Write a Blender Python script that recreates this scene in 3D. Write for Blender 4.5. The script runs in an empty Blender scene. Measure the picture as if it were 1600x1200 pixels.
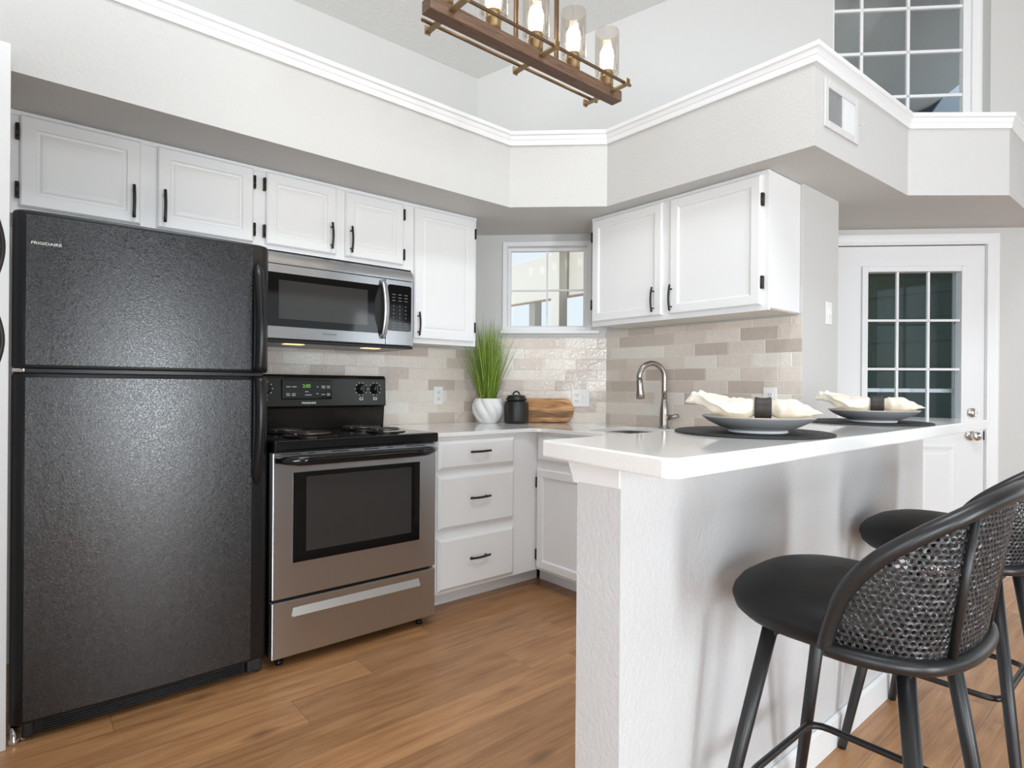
import bpy, bmesh, math, random
from mathutils import Vector, Matrix, noise
random.seed(7)
C = bpy.context.scene
COL = C.collection
PI = math.pi

# ------------------------------------------------------------------ camera
F_PX, YAW, PITCH, ROLL, CAM_H = 916.3, 0.8721, 0.0001, 0.0076, 1.145
cam_d = bpy.data.cameras.new('camera')
cam = bpy.data.objects.new('camera', cam_d); COL.objects.link(cam)
_c, _s = math.cos(YAW), math.sin(YAW)
_F = Vector((_c*math.cos(PITCH), _s*math.cos(PITCH), math.sin(PITCH)))
_R = Vector((_s, -_c, 0)); _U = _R.cross(_F)
_R2 = _R*math.cos(ROLL)+_U*math.sin(ROLL); _U2 = -_R*math.sin(ROLL)+_U*math.cos(ROLL)
cam.matrix_world = Matrix(((_R2.x, _U2.x, -_F.x, 0), (_R2.y, _U2.y, -_F.y, 0), (_R2.z, _U2.z, -_F.z, CAM_H), (0, 0, 0, 1)))
cam_d.sensor_width = 36.0
cam_d.lens = F_PX/1600*36
cam_d.shift_y = 3.45/1600
cam_d.clip_start = 0.05
C.camera = cam
C.view_settings.view_transform = 'Standard'
C.view_settings.look = 'None'
C.view_settings.gamma = 1.0
C.view_settings.use_curve_mapping = False
C.view_settings.exposure = 0.09

# ------------------------------------------------------------------ world, daylight and added fill lamps
W = bpy.data.worlds.new('sky'); C.world = W; W.use_nodes = True
bg = W.node_tree.nodes['Background']
_tc = W.node_tree.nodes.new('ShaderNodeTexCoord'); _sx = W.node_tree.nodes.new('ShaderNodeSeparateXYZ')
_rp = W.node_tree.nodes.new('ShaderNodeValToRGB')
W.node_tree.links.new(_tc.outputs['Generated'], _sx.inputs[0]); W.node_tree.links.new(_sx.outputs['Z'], _rp.inputs[0])
_rp.color_ramp.elements[0].color = (0.90, 0.97, 1.02, 1); _rp.color_ramp.elements[0].position = 0.2; _rp.color_ramp.elements[1].color = (0.45, 0.66, 1.0, 1)
W.node_tree.links.new(_rp.outputs[0], bg.inputs[0])
bg.inputs[1].default_value = 0.9

def area_light(name, loc, target, sx, sy, power, color=(1, 1, 1)):
    d = bpy.data.lights.new(name, 'AREA'); d.shape = 'RECTANGLE'; d.size = sx; d.size_y = sy
    d.energy = power; d.color = color
    o = bpy.data.objects.new(name, d); COL.objects.link(o); o.location = loc
    o.rotation_euler = (Vector(target)-Vector(loc)).to_track_quat('-Z', 'Z').to_euler()
    return o
# daylight through the glass patio door, the clerestory and the dining window; the others are added fill
DAY = (0.875, 0.945, 1.0)
area_light('daylight_patio_door', (1.24, -3.62, 0.98), (1.24, 0, 0.98), 0.62, 1.75, 90, DAY)
area_light('daylight_clerestory', (-0.3, -3.62, 4.25), (0.6, 1.5, 1.9), 2.2, 0.9, 30, DAY)
area_light('fill_overhead', (1.0, 0.25, 4.62), (1.1, 0.75, 0), 1.5, 1.1, 98, DAY)  # added overhead lamp to lift counters and floor; the ceiling has no opening
area_light('fill_side', (-3.42, -0.9, 1.7), (0, -0.6, 1.6), 2.6, 1.9, 74, DAY)  # added general fill from the entry side, out of view
area_light('fill_back', (-1.75, -3.62, 1.05), (0.2, 0, 0.8), 2.4, 1.5, 150, DAY)  # added fill behind the camera to brighten drawers and kitchen floor
area_light('daylight_dining_window', (4.65, -3.62, 1.55), (4.0, 0, 1.3), 1.0, 1.5, 15, DAY)
area_light('fill_floor_glare', (6.52, -1.9, 1.35), (0, -0.6, 0.6), 1.8, 1.9, 26, DAY)  # added lamp for glare on the right-hand floor; the wall there is solid
sun_d = bpy.data.lights.new('sun', 'SUN'); sun_d.energy = 2.2; sun_d.angle = 0.02; sun_d.color = (1.0, 0.95, 0.86)
sun = bpy.data.objects.new('sun', sun_d); COL.objects.link(sun); sun.location = (8, -6, 10)
sun.rotation_euler = Vector((0.62, -0.06, -0.78)).to_track_quat('-Z', 'Z').to_euler()

# ------------------------------------------------------------------ materials
def nd(nt, t, **kw):
    n = nt.nodes.new('ShaderNode'+t)
    for k, v in kw.items(): setattr(n, k, v)
    return n
def mat(name, color, rough=0.5, metal=0.0, spec=0.5, bump=None, emit=None, coat=0.0):
    m = bpy.data.materials.new(name); m.use_nodes = True
    nt = m.node_tree; p = nt.nodes['Principled BSDF']
    p.inputs['Base Color'].default_value = (*color, 1)
    p.inputs['Roughness'].default_value = rough; p.inputs['Metallic'].default_value = metal
    p.inputs['Specular IOR Level'].default_value = spec
    if coat: p.inputs['Coat Weight'].default_value = coat; p.inputs['Coat Roughness'].default_value = 0.06
    if emit:
        p.inputs['Emission Color'].default_value = (*emit[0], 1); p.inputs['Emission Strength'].default_value = emit[1]
    if bump:   # (scale, strength, distance[, detail, stretch])
        sc, st, di = bump[:3]
        tc = nd(nt, 'TexCoord'); mp = nd(nt, 'Mapping'); n = nd(nt, 'TexNoise'); b = nd(nt, 'Bump')
        n.inputs['Scale'].default_value = sc; n.inputs['Detail'].default_value = bump[3] if len(bump) > 3 else 3
        if len(bump) > 4: mp.inputs['Scale'].default_value = bump[4]
        b.inputs['Strength'].default_value = st; b.inputs['Distance'].default_value = di
        nt.links.new(tc.outputs['Object'], mp.inputs[0]); nt.links.new(mp.outputs[0], n.inputs['Vector'])
        nt.links.new(n.outputs['Fac'], b.inputs['Height']); nt.links.new(b.outputs[0], p.inputs['Normal'])
    return m
def mth(nt, op, a, b=None, c=None):
    n = nd(nt, 'Math', operation=op)
    for i, v in enumerate((a, b, c)):
        if v is None: continue
        if isinstance(v, (int, float)): n.inputs[i].default_value = v
        else: nt.links.new(v, n.inputs[i])
    return n.outputs[0]
def ramp(nt, fac, stops):
    r = nd(nt, 'ValToRGB'); e = r.color_ramp.elements
    while len(e) < len(stops): e.new(0.5)
    for el, (p, c) in zip(e, stops): el.position = p; el.color = (*c, 1)
    nt.links.new(fac, r.inputs[0]); return r.outputs[0]

M = {}
M['wall'] = mat('painted drywall', (0.60, 0.594, 0.578), 0.6, bump=(140, 0.14, 0.004, 2))
M['wall_tex'] = mat('orange peel drywall', (0.585, 0.578, 0.562), 0.55, bump=(95, 0.42, 0.005, 3))
M['wall_dark'] = mat('darkened back wall paint', (0.20, 0.19, 0.18), 0.6)  # unseen back wall kept dark to cut haze in the fridge reflections
M['knee'] = mat('white orange peel drywall', (0.62, 0.623, 0.627), 0.5, bump=(95, 0.42, 0.005, 3))
M['ceiling'] = mat('textured ceiling paint', (0.66, 0.65, 0.63), 0.75, bump=(75, 0.6, 0.008, 4))
M['trim'] = mat('white trim paint', (0.80, 0.805, 0.81), 0.38)
M['cab'] = mat('white cabinet paint', (0.82, 0.82, 0.818), 0.36, bump=(60, 0.05, 0.002, 2))
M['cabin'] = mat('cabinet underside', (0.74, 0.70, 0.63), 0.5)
M['bronze'] = mat('dark bronze metal', (0.035, 0.031, 0.028), 0.38, 0.6)
M['black'] = mat('black gloss enamel', (0.006, 0.006, 0.007), 0.10, spec=0.45, coat=0.1)
M['black_satin'] = mat('black satin plastic', (0.009, 0.009, 0.010), 0.28, spec=0.35)
M['black_matte'] = mat('black matte plastic', (0.012, 0.012, 0.012), 0.6)
M['panel_brown'] = mat('dark control panel plastic', (0.014, 0.012, 0.010), 0.22, spec=0.3)
M['glass_black'] = mat('black oven glass', (0.005, 0.005, 0.005), 0.05, spec=0.4)
M['glass_grey'] = mat('tinted appliance glass', (0.040, 0.038, 0.036), 0.07, spec=0.5)
M['chrome'] = mat('chrome', (0.75, 0.74, 0.72), 0.12, 1.0)
M['satin'] = mat('satin steel', (0.62, 0.61, 0.59), 0.38, 1.0)
M['nickel'] = mat('brushed nickel', (0.36, 0.325, 0.295), 0.26, 1.0)
M['coil'] = mat('heating coil steel', (0.13, 0.11, 0.10), 0.35, 0.8)
M['drip'] = mat('dark drip pan', (0.05, 0.045, 0.04), 0.10, 0.9)
M['white_print'] = mat('white print', (0.75, 0.75, 0.72), 0.5)
M['grey_print'] = mat('grey print', (0.17, 0.17, 0.165), 0.5)
M['grey_print2'] = mat('light grey print', (0.36, 0.35, 0.33), 0.5)
M['digits'] = mat('green digits', (0.05, 0.2, 0.02), 0.4, emit=((0.35, 0.8, 0.1), 0.35))
M['lamp_lens'] = mat('warm lamp lens', (0.9, 0.7, 0.4), 0.4, emit=((1.0, 0.62, 0.25), 1.6))
M['outlet'] = mat('white outlet plastic', (0.84, 0.84, 0.83), 0.3)
M['slot'] = mat('dark slot', (0.03, 0.03, 0.03), 0.6)
M['pot'] = mat('white matte ceramic', (0.82, 0.82, 0.81), 0.55)
M['canister'] = mat('charcoal glazed metal', (0.028, 0.026, 0.025), 0.35, 0.3)
M['plate_out'] = mat('grey stoneware', (0.27, 0.27, 0.275), 0.35, bump=(60, 0.1, 0.002))
M['plate_in'] = mat('cream glaze', (0.62, 0.53, 0.40), 0.3)
M['plate_foot'] = mat('white stoneware foot', (0.72, 0.73, 0.74), 0.4)
M['cloth'] = mat('cream cotton cloth', (0.80, 0.735, 0.62), 0.9, bump=(420, 0.3, 0.001, 2))
M['ring'] = mat('dark napkin ring', (0.03, 0.025, 0.022), 0.55, bump=(120, 0.3, 0.001))
M['stool_metal'] = mat('black powder coated steel', (0.013, 0.013, 0.014), 0.36)
M['stool_seat'] = mat('black faux leather', (0.007, 0.007, 0.007), 0.5, spec=0.3, bump=(260, 0.12, 0.001))
M['cane'] = mat('black woven cane', (0.027, 0.028, 0.031), 0.32, spec=0.7)
M['gold'] = mat('aged brass', (0.36, 0.26, 0.14), 0.36, 0.9)
M['bronze_lamp'] = mat('antique bronze', (0.20, 0.13, 0.08), 0.38, 0.8)
M['bulb'] = mat('glowing bulb', (1, 0.9, 0.7), 0.3, emit=((1.0, 0.84, 0.62), 24.0))
M['soil'] = mat('dark soil', (0.03, 0.025, 0.02), 0.9)
M['vent'] = mat('white vent metal', (0.64, 0.64, 0.635), 0.4)
M['vent_dark'] = mat('grey vent shadow', (0.22, 0.22, 0.22), 0.6)
M['outdoor_white'] = mat('outdoor white paint', (0.84, 0.83, 0.76), 0.6)
M['outdoor_grey'] = mat('grey gable paint', (0.115, 0.13, 0.15), 0.7, bump=(6, 0.1, 0.02))
M['fascia'] = mat('pale blue fascia', (0.74, 0.85, 0.95), 0.5)
M['patio'] = mat('patio concrete', (0.5, 0.48, 0.45), 0.8)
M['storm_white'] = mat('storm door white', (0.72, 0.74, 0.78), 0.4)

def stainless():
    m = mat('brushed stainless steel', (0.575, 0.595, 0.62), 0.28, 1.0)
    nt = m.node_tree; p = nt.nodes['Principled BSDF']
    tc = nd(nt, 'TexCoord'); mp = nd(nt, 'Mapping'); n = nd(nt, 'TexNoise'); b = nd(nt, 'Bump')
    mp.inputs['Scale'].default_value = (1.5, 1.5, 500); n.inputs['Scale'].default_value = 1.0; n.inputs['Detail'].default_value = 3
    b.inputs['Strength'].default_value = 0.06; b.inputs['Distance'].default_value = 0.001
    nt.links.new(tc.outputs['Object'], mp.inputs[0]); nt.links.new(mp.outputs[0], n.inputs['Vector'])
    nt.links.new(n.outputs['Fac'], b.inputs['Height']); nt.links.new(b.outputs[0], p.inputs['Normal'])
    p.inputs['Anisotropic'].default_value = 0.95; p.inputs['Anisotropic Rotation'].default_value = 0.25
    cv = nd(nt, 'CombineXYZ'); cv.inputs[0].default_value = 1.0
    nt.links.new(cv.outputs[0], p.inputs['Tangent'])
    return m
M['steel'] = stainless()

def fridge_skin():
    m = mat('black pebbled fridge skin', (0.013, 0.0135, 0.015), 0.21, spec=0.8)
    nt = m.node_tree; p = nt.nodes['Principled BSDF']
    tc = nd(nt, 'TexCoord'); v = nd(nt, 'TexVoronoi', feature='DISTANCE_TO_EDGE'); n = nd(nt, 'TexNoise'); w = nd(nt, 'TexNoise')
    w.inputs['Scale'].default_value = 30; w.inputs['Detail'].default_value = 2
    add = nd(nt, 'VectorMath', operation='MULTIPLY_ADD'); add.inputs[1].default_value = (0.03, 0.03, 0.03)
    nt.links.new(tc.outputs['Object'], w.inputs['Vector']); nt.links.new(w.outputs['Color'], add.inputs[0]); nt.links.new(tc.outputs['Object'], add.inputs[2])
    v.inputs['Scale'].default_value = 96; n.inputs['Scale'].default_value = 138; n.inputs['Detail'].default_value = 4; n.inputs['Distortion'].default_value = 2.2
    nt.links.new(add.outputs[0], v.inputs['Vector']); nt.links.new(tc.outputs['Object'], n.inputs['Vector'])
    h = mth(nt, 'MULTIPLY_ADD', n.outputs['Fac'], 0.9, mth(nt, 'MINIMUM', v.outputs['Distance'], 0.2))
    p.inputs['Coat Roughness'].default_value = 0.2
    b = nd(nt, 'Bump'); mr = nd(nt, 'MapRange'); mr.inputs['From Min'].default_value = 0.35; mr.inputs['From Max'].default_value = 0.75; mr.inputs['To Min'].default_value = 0.34; mr.inputs['To Max'].default_value = 0.14
    nt.links.new(h, mr.inputs[0]); nt.links.new(mr.outputs[0], p.inputs['Roughness'])
    b.inputs['Strength'].default_value = 0.75; b.inputs['Distance'].default_value = 0.00062
    nt.links.new(h, b.inputs['Height']); nt.links.new(b.outputs[0], p.inputs['Normal']); nt.links.new(b.outputs[0], p.inputs['Coat Normal'])
    return m
M['fridge'] = fridge_skin()

def floor_wood():
    m = mat('oak plank flooring', (0.4, 0.22, 0.1), 0.36, spec=0.6)
    nt = m.node_tree; p = nt.nodes['Principled BSDF']
    tc = nd(nt, 'TexCoord'); s = nd(nt, 'SeparateXYZ'); nt.links.new(tc.outputs['Object'], s.inputs[0])
    X, Y = s.outputs[0], s.outputs[1]
    PW, PL = 0.182, 1.22
    yr = mth(nt, 'DIVIDE', mth(nt, 'ADD', Y, 0.05), PW); row = mth(nt, 'FLOOR', yr)
    wn = nd(nt, 'TexWhiteNoise', noise_dimensions='1D'); nt.links.new(row, wn.inputs['W'])
    xr = mth(nt, 'DIVIDE', mth(nt, 'MULTIPLY_ADD', wn.outputs['Value'], PL, X), PL); colm = mth(nt, 'FLOOR', xr)
    idv = nd(nt, 'CombineXYZ'); nt.links.new(row, idv.inputs[0]); nt.links.new(colm, idv.inputs[1])
    w2 = nd(nt, 'TexWhiteNoise', noise_dimensions='2D'); nt.links.new(idv.outputs[0], w2.inputs['Vector'])
    # grain: noise stretched along the plank, shifted per plank
    gv = nd(nt, 'CombineXYZ'); nt.links.new(mth(nt, 'MULTIPLY_ADD', w2.outputs['Value'], 37.0, mth(nt, 'MULTIPLY', X, 1.3)), gv.inputs[0])
    nt.links.new(mth(nt, 'MULTIPLY', Y, 17.0), gv.inputs[1]); nt.links.new(mth(nt, 'MULTIPLY', w2.outputs['Value'], 20), gv.inputs[2])
    g = nd(nt, 'TexNoise'); g.inputs['Scale'].default_value = 1.6; g.inputs['Detail'].default_value = 7; g.inputs['Roughness'].default_value = 0.62; g.inputs['Distortion'].default_value = 0.7
    nt.links.new(gv.outputs[0], g.inputs['Vector'])
    fv = nd(nt, 'CombineXYZ'); nt.links.new(mth(nt, 'MULTIPLY', X, 2.2), fv.inputs[0]); nt.links.new(mth(nt, 'MULTIPLY', Y, 70.0), fv.inputs[1])
    fg = nd(nt, 'TexNoise'); fg.inputs['Scale'].default_value = 2.0; fg.inputs['Detail'].default_value = 9; fg.inputs['Roughness'].default_value = 0.7; nt.links.new(fv.outputs[0], fg.inputs['Vector'])
    kn = nd(nt, 'TexNoise'); kn.inputs['Scale'].default_value = 3.2; kn.inputs['Detail'].default_value = 2
    kv = nd(nt, 'CombineXYZ'); nt.links.new(mth(nt, 'MULTIPLY', X, 1.6), kv.inputs[0]); nt.links.new(mth(nt, 'MULTIPLY', Y, 5.0), kv.inputs[1]); nt.links.new(w2.outputs['Value'], kv.inputs[2]); nt.links.new(kv.outputs[0], kn.inputs['Vector'])
    gf = mth(nt, 'ADD', mth(nt, 'MULTIPLY', g.outputs['Fac'], 0.52), mth(nt, 'ADD', mth(nt, 'MULTIPLY', fg.outputs['Fac'], 0.30), mth(nt, 'MULTIPLY', kn.outputs['Fac'], 0.18)))
    base = ramp(nt, gf, [(0.32, (0.20, 0.088, 0.033)), (0.46, (0.355, 0.172, 0.070)), (0.57, (0.455, 0.236, 0.104)), (0.70, (0.53, 0.30, 0.145))])
    vk = nd(nt, 'TexVoronoi'); vk.inputs['Scale'].default_value = 1.0
    vv = nd(nt, 'CombineXYZ'); nt.links.new(mth(nt, 'MULTIPLY_ADD', g.outputs['Fac'], 0.10, mth(nt, 'MULTIPLY', X, 2.1)), vv.inputs[0]); nt.links.new(mth(nt, 'MULTIPLY_ADD', kn.outputs['Fac'], 0.25, mth(nt, 'MULTIPLY', Y, 4.6)), vv.inputs[1]); nt.links.new(vv.outputs[0], vk.inputs['Vector'])
    kd = nd(nt, 'MapRange'); kd.inputs['From Min'].default_value = 0.02; kd.inputs['From Max'].default_value = 0.15; kd.inputs['To Min'].default_value = 0.62; kd.inputs['To Max'].default_value = 0.0
    nt.links.new(vk.outputs['Distance'], kd.inputs[0])
    mk = nd(nt, 'MixRGB'); mk.inputs[2].default_value = (0.12, 0.055, 0.025, 1); nt.links.new(kd.outputs[0], mk.inputs[0]); nt.links.new(base, mk.inputs[1]); base = mk.outputs[0]
    hs = nd(nt, 'HueSaturation'); nt.links.new(base, hs.inputs['Color'])
    nt.links.new(mth(nt, 'MULTIPLY_ADD', w2.outputs['Value'], 0.40, 0.86), hs.inputs['Value'])
    fy = mth(nt, 'FRACT', yr); fx = mth(nt, 'FRACT', xr)
    gy = mth(nt, 'MINIMUM', fy, mth(nt, 'SUBTRACT', 1.0, fy)); gx = mth(nt, 'MINIMUM', fx, mth(nt, 'SUBTRACT', 1.0, fx))
    ln = mth(nt, 'MINIMUM', mth(nt, 'DIVIDE', gy, 0.008), mth(nt, 'DIVIDE', gx, 0.0013)); ln = mth(nt, 'MINIMUM', ln, 1.0)
    mx = nd(nt, 'MixRGB'); mx.inputs[1].default_value = (0.13, 0.07, 0.035, 1)
    nt.links.new(ln, mx.inputs[0]); nt.links.new(hs.outputs[0], mx.inputs[2]); nt.links.new(mx.outputs[0], p.inputs['Base Color'])
    b = nd(nt, 'Bump'); b.inputs['Strength'].default_value = 0.25; b.inputs['Distance'].default_value = 0.002
    nt.links.new(mth(nt, 'ADD', ln, mth(nt, 'MULTIPLY', g.outputs['Fac'], 0.35)), b.inputs['Height']); nt.links.new(b.outputs[0], p.inputs['Normal'])
    return m
M['floor'] = floor_wood()

def tile_mat():
    m = mat('glazed subway tile', (0.6, 0.55, 0.5), 0.14, coat=0.25)
    nt = m.node_tree; p = nt.nodes['Principled BSDF']
    uv = nd(nt, 'UVMap'); s = nd(nt, 'SeparateXYZ'); nt.links.new(uv.outputs[0], s.inputs[0])
    RH, TL = 0.0695, 0.2045
    vr = mth(nt, 'DIVIDE', mth(nt, 'SUBTRACT', s.outputs[1], 0.9065), RH); row = mth(nt, 'FLOOR', vr)
    ur = mth(nt, 'DIVIDE', mth(nt, 'MULTIPLY_ADD', row, -0.0682, s.outputs[0]), TL); colm = mth(nt, 'FLOOR', ur)
    idv = nd(nt, 'CombineXYZ'); nt.links.new(row, idv.inputs[0]); nt.links.new(colm, idv.inputs[1])
    wn = nd(nt, 'TexWhiteNoise', noise_dimensions='2D'); nt.links.new(idv.outputs[0], wn.inputs['Vector'])
    col = ramp(nt, wn.outputs['Value'], [(0.0, (0.54, 0.46, 0.40)), (0.22, (0.65, 0.565, 0.50)), (0.5, (0.745, 0.66, 0.585)), (0.75, (0.785, 0.715, 0.64)), (1.0, (0.82, 0.78, 0.72))])
    n = nd(nt, 'TexNoise'); n.inputs['Scale'].default_value = 28; n.inputs['Detail'].default_value = 4
    nt.links.new(uv.outputs[0], n.inputs['Vector'])
    hs = nd(nt, 'HueSaturation'); nt.links.new(col, hs.inputs['Color']); nt.links.new(mth(nt, 'MULTIPLY_ADD', n.outputs['Fac'], 0.14, 0.93), hs.inputs['Value'])
    fu = mth(nt, 'FRACT', ur); fv = mth(nt, 'FRACT', vr)
    eu = mth(nt, 'MULTIPLY', mth(nt, 'MINIMUM', fu, mth(nt, 'SUBTRACT', 1.0, fu)), TL)
    ev = mth(nt, 'MULTIPLY', mth(nt, 'MINIMUM', fv, mth(nt, 'SUBTRACT', 1.0, fv)), RH)
    e = mth(nt, 'MINIMUM', eu, ev)
    isT = mth(nt, 'GREATER_THAN', e, 0.0011)
    mx = nd(nt, 'MixRGB'); mx.inputs[1].default_value = (0.88, 0.84, 0.785, 1)
    nt.links.new(isT, mx.inputs[0]); nt.links.new(hs.outputs[0], mx.inputs[2]); nt.links.new(mx.outputs[0], p.inputs['Base Color'])
    nt.links.new(mth(nt, 'MULTIPLY_ADD', isT, -0.55, 0.68), p.inputs['Roughness'])
    nw = nd(nt, 'TexNoise'); nw.inputs['Scale'].default_value = 50; nw.inputs['Detail'].default_value = 2; nw.inputs['Distortion'].default_value = 0.5
    nt.links.new(uv.outputs[0], nw.inputs['Vector'])
    # each tile sits at its own slight tilt, its glaze rippled
    wc = nd(nt, 'SeparateXYZ'); nt.links.new(wn.outputs['Color'], wc.inputs[0])
    tilt = mth(nt, 'MULTIPLY_ADD', mth(nt, 'SUBTRACT', wc.outputs[0], 0.5), mth(nt, 'MULTIPLY', fu, 0.8), mth(nt, 'MULTIPLY', mth(nt, 'MULTIPLY', mth(nt, 'SUBTRACT', wc.outputs[1], 0.5), fv), 0.5))
    hgt = mth(nt, 'ADD', mth(nt, 'ADD', mth(nt, 'MULTIPLY', mth(nt, 'MINIMUM', mth(nt, 'DIVIDE', e, 0.004), 1.0), 0.5), mth(nt, 'MULTIPLY', nw.outputs['Fac'], 0.95)), tilt)
    b = nd(nt, 'Bump'); b.inputs['Strength'].default_value = 0.7; b.inputs['Distance'].default_value = 0.004
    nt.links.new(hgt, b.inputs['Height']); nt.links.new(b.outputs[0], p.inputs['Normal'])
    return m
M['tile'] = tile_mat()

def quartz():
    m = mat('white quartz', (0.80, 0.79, 0.77), 0.07, coat=0.2)
    nt = m.node_tree; p = nt.nodes['Principled BSDF']
    tc = nd(nt, 'TexCoord'); n = nd(nt, 'TexNoise'); n.inputs['Scale'].default_value = 320; n.inputs['Detail'].default_value = 2
    nt.links.new(tc.outputs['Object'], n.inputs['Vector'])
    nt.links.new(ramp(nt, n.outputs['Fac'], [(0.3, (0.82, 0.81, 0.79)), (0.5, (0.87, 0.865, 0.85)), (0.7, (0.89, 0.885, 0.88))]), p.inputs['Base Color'])
    return m
M['quartz'] = quartz()

def wood(name, cols, scale, stretch, rough=0.4):
    m = mat(name, cols[1], rough)
    nt = m.node_tree; p = nt.nodes['Principled BSDF']
    tc = nd(nt, 'TexCoord'); mp = nd(nt, 'Mapping'); n = nd(nt, 'TexNoise')
    mp.inputs['Scale'].default_value = stretch; n.inputs['Scale'].default_value = scale; n.inputs['Detail'].default_value = 5; n.inputs['Distortion'].default_value = 1.4
    nt.links.new(tc.outputs['Object'], mp.inputs[0]); nt.links.new(mp.outputs[0], n.inputs['Vector'])
    st = [(0.28+0.46*i/(len(cols)-1), c) for i, c in enumerate(cols)]
    nt.links.new(ramp(nt, n.outputs['Fac'], st), p.inputs['Base Color'])
    return m
def acacia():
    m = wood('acacia wood', [(0.11, 0.04, 0.014), (0.30, 0.135, 0.045), (0.44, 0.225, 0.085), (0.60, 0.37, 0.165)], 2.6, (2.0, 2.0, 12))
    nt = m.node_tree; p = nt.nodes['Principled BSDF']; src = p.inputs['Base Color'].links[0].from_socket
    tc = nd(nt, 'TexCoord'); sp = nd(nt, 'SeparateXYZ'); nt.links.new(tc.outputs['Object'], sp.inputs[0])
    wn = nd(nt, 'TexWhiteNoise', noise_dimensions='1D'); nt.links.new(mth(nt, 'FLOOR', mth(nt, 'DIVIDE', mth(nt, 'ADD', sp.outputs[2], -0.905), 0.043)), wn.inputs['W'])
    hs = nd(nt, 'HueSaturation'); nt.links.new(src, hs.inputs['Color']); nt.links.new(mth(nt, 'MULTIPLY_ADD', wn.outputs['Value'], 0.8, 0.65), hs.inputs['Value'])
    nt.links.new(hs.outputs[0], p.inputs['Base Color']); return m
M['acacia'] = acacia()
M['beam'] = wood('dark stained beam', [(0.075, 0.04, 0.024), (0.14, 0.078, 0.047), (0.20, 0.12, 0.075)], 4.0, (2, 30, 30), 0.5)

def grass_mat():
    m = mat('green grass blade', (0.12, 0.25, 0.03), 0.5)
    nt = m.node_tree; p = nt.nodes['Principled BSDF']
    ge = nd(nt, 'NewGeometry'); 
    nt.links.new(ramp(nt, ge.outputs['Random Per Island'], [(0.0, (0.06, 0.11, 0.012)), (0.35, (0.14, 0.25, 0.018)), (0.7, (0.26, 0.41, 0.035)), (1.0, (0.45, 0.52, 0.12))]), p.inputs['Base Color'])
    return m
M['grass'] = grass_mat()

def clear_glass(name, gloss=0.10, tint=(1, 1, 1), rough=0.0):
    m = bpy.data.materials.new(name); m.use_nodes = True; nt = m.node_tree
    nt.nodes.remove(nt.nodes['Principled BSDF'])
    out = nt.nodes['Material Output']; t = nd(nt, 'BsdfTransparent'); g = nd(nt, 'BsdfGlossy'); mx = nd(nt, 'MixShader')
    t.inputs[0].default_value = (*tint, 1); g.inputs['Roughness'].default_value = rough
    lw = nd(nt, 'LayerWeight'); lw.inputs[0].default_value = 0.35
    nt.links.new(mth(nt, 'MULTIPLY_ADD', lw.outputs['Facing'], gloss*2, gloss*0.5), mx.inputs[0])
    nt.links.new(t.outputs[0], mx.inputs[1]); nt.links.new(g.outputs[0], mx.inputs[2]); nt.links.new(mx.outputs[0], out.inputs[0])
    return m
M['pane'] = clear_glass('window glass', 0.008, (0.97, 0.99, 1.0))
M['storm_pane'] = clear_glass('storm door glass', 0.05, (0.72, 0.80, 0.80))
M['shade_glass'] = clear_glass('clear shade glass', 0.16, (0.97, 0.95, 0.92), 0.04)

def siding():
    m = mat('lap siding', (0.12, 0.13, 0.12), 0.6)
    nt = m.node_tree; p = nt.nodes['Principled BSDF']
    tc = nd(nt, 'TexCoord'); n = nd(nt, 'TexNoise'); n.inputs['Scale'].default_value = 2.5; n.inputs['Detail'].default_value = 4
    nt.links.new(tc.outputs['Object'], n.inputs['Vector'])
    nt.links.new(ramp(nt, n.outputs['Fac'], [(0.3, (0.15, 0.21, 0.20)), (0.55, (0.21, 0.24, 0.20)), (0.75, (0.30, 0.26, 0.17))]), p.inputs['Base Color'])
    return m
M['siding'] = siding()
def placemat_mat():
    m = mat('black woven placemat', (0.016, 0.016, 0.017), 0.55)
    nt = m.node_tree; p = nt.nodes['Principled BSDF']
    tc = nd(nt, 'TexCoord'); w = nd(nt, 'TexWave', wave_type='RINGS', rings_direction='Z'); w.inputs['Scale'].default_value = 45
    n = nd(nt, 'TexNoise'); n.inputs['Scale'].default_value = 260
    nt.links.new(tc.outputs['Object'], w.inputs['Vector']); nt.links.new(tc.outputs['Object'], n.inputs['Vector'])
    b = nd(nt, 'Bump'); b.inputs['Strength'].default_value = 0.9; b.inputs['Distance'].default_value = 0.003
    nt.links.new(mth(nt, 'ADD', w.outputs['Fac'], n.outputs['Fac']), b.inputs['Height']); nt.links.new(b.outputs[0], p.inputs['Normal'])
    return m
M['placemat'] = placemat_mat()

# ------------------------------------------------------------------ mesh helpers
I4 = Matrix.Identity(4)
def frame(o, x, y):          # local x right, local y away from the viewer, z up
    x = Vector(x).normalized(); y = Vector(y).normalized(); z = x.cross(y)
    return Matrix(((x.x, y.x, z.x, o[0]), (x.y, y.y, z.y, o[1]), (x.z, y.z, z.z, o[2]), (0, 0, 0, 1)))
R2 = math.sqrt(0.5)
CL = (2.32, 3.14)            # where the fridge wall meets the diagonal wall
FW = frame((0, 0, 0), (1, 0, 0), (0, 1, 0))                       # fridge wall
DW = frame((CL[0], CL[1], 0), (R2, -R2, 0), (R2, R2, 0))          # diagonal outer wall
SW = frame((0, 0, 0), (0, -1, 0), (1, 0, 0))                      # sink wall: local x = -world y, local y = world x
EW = FW

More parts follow.
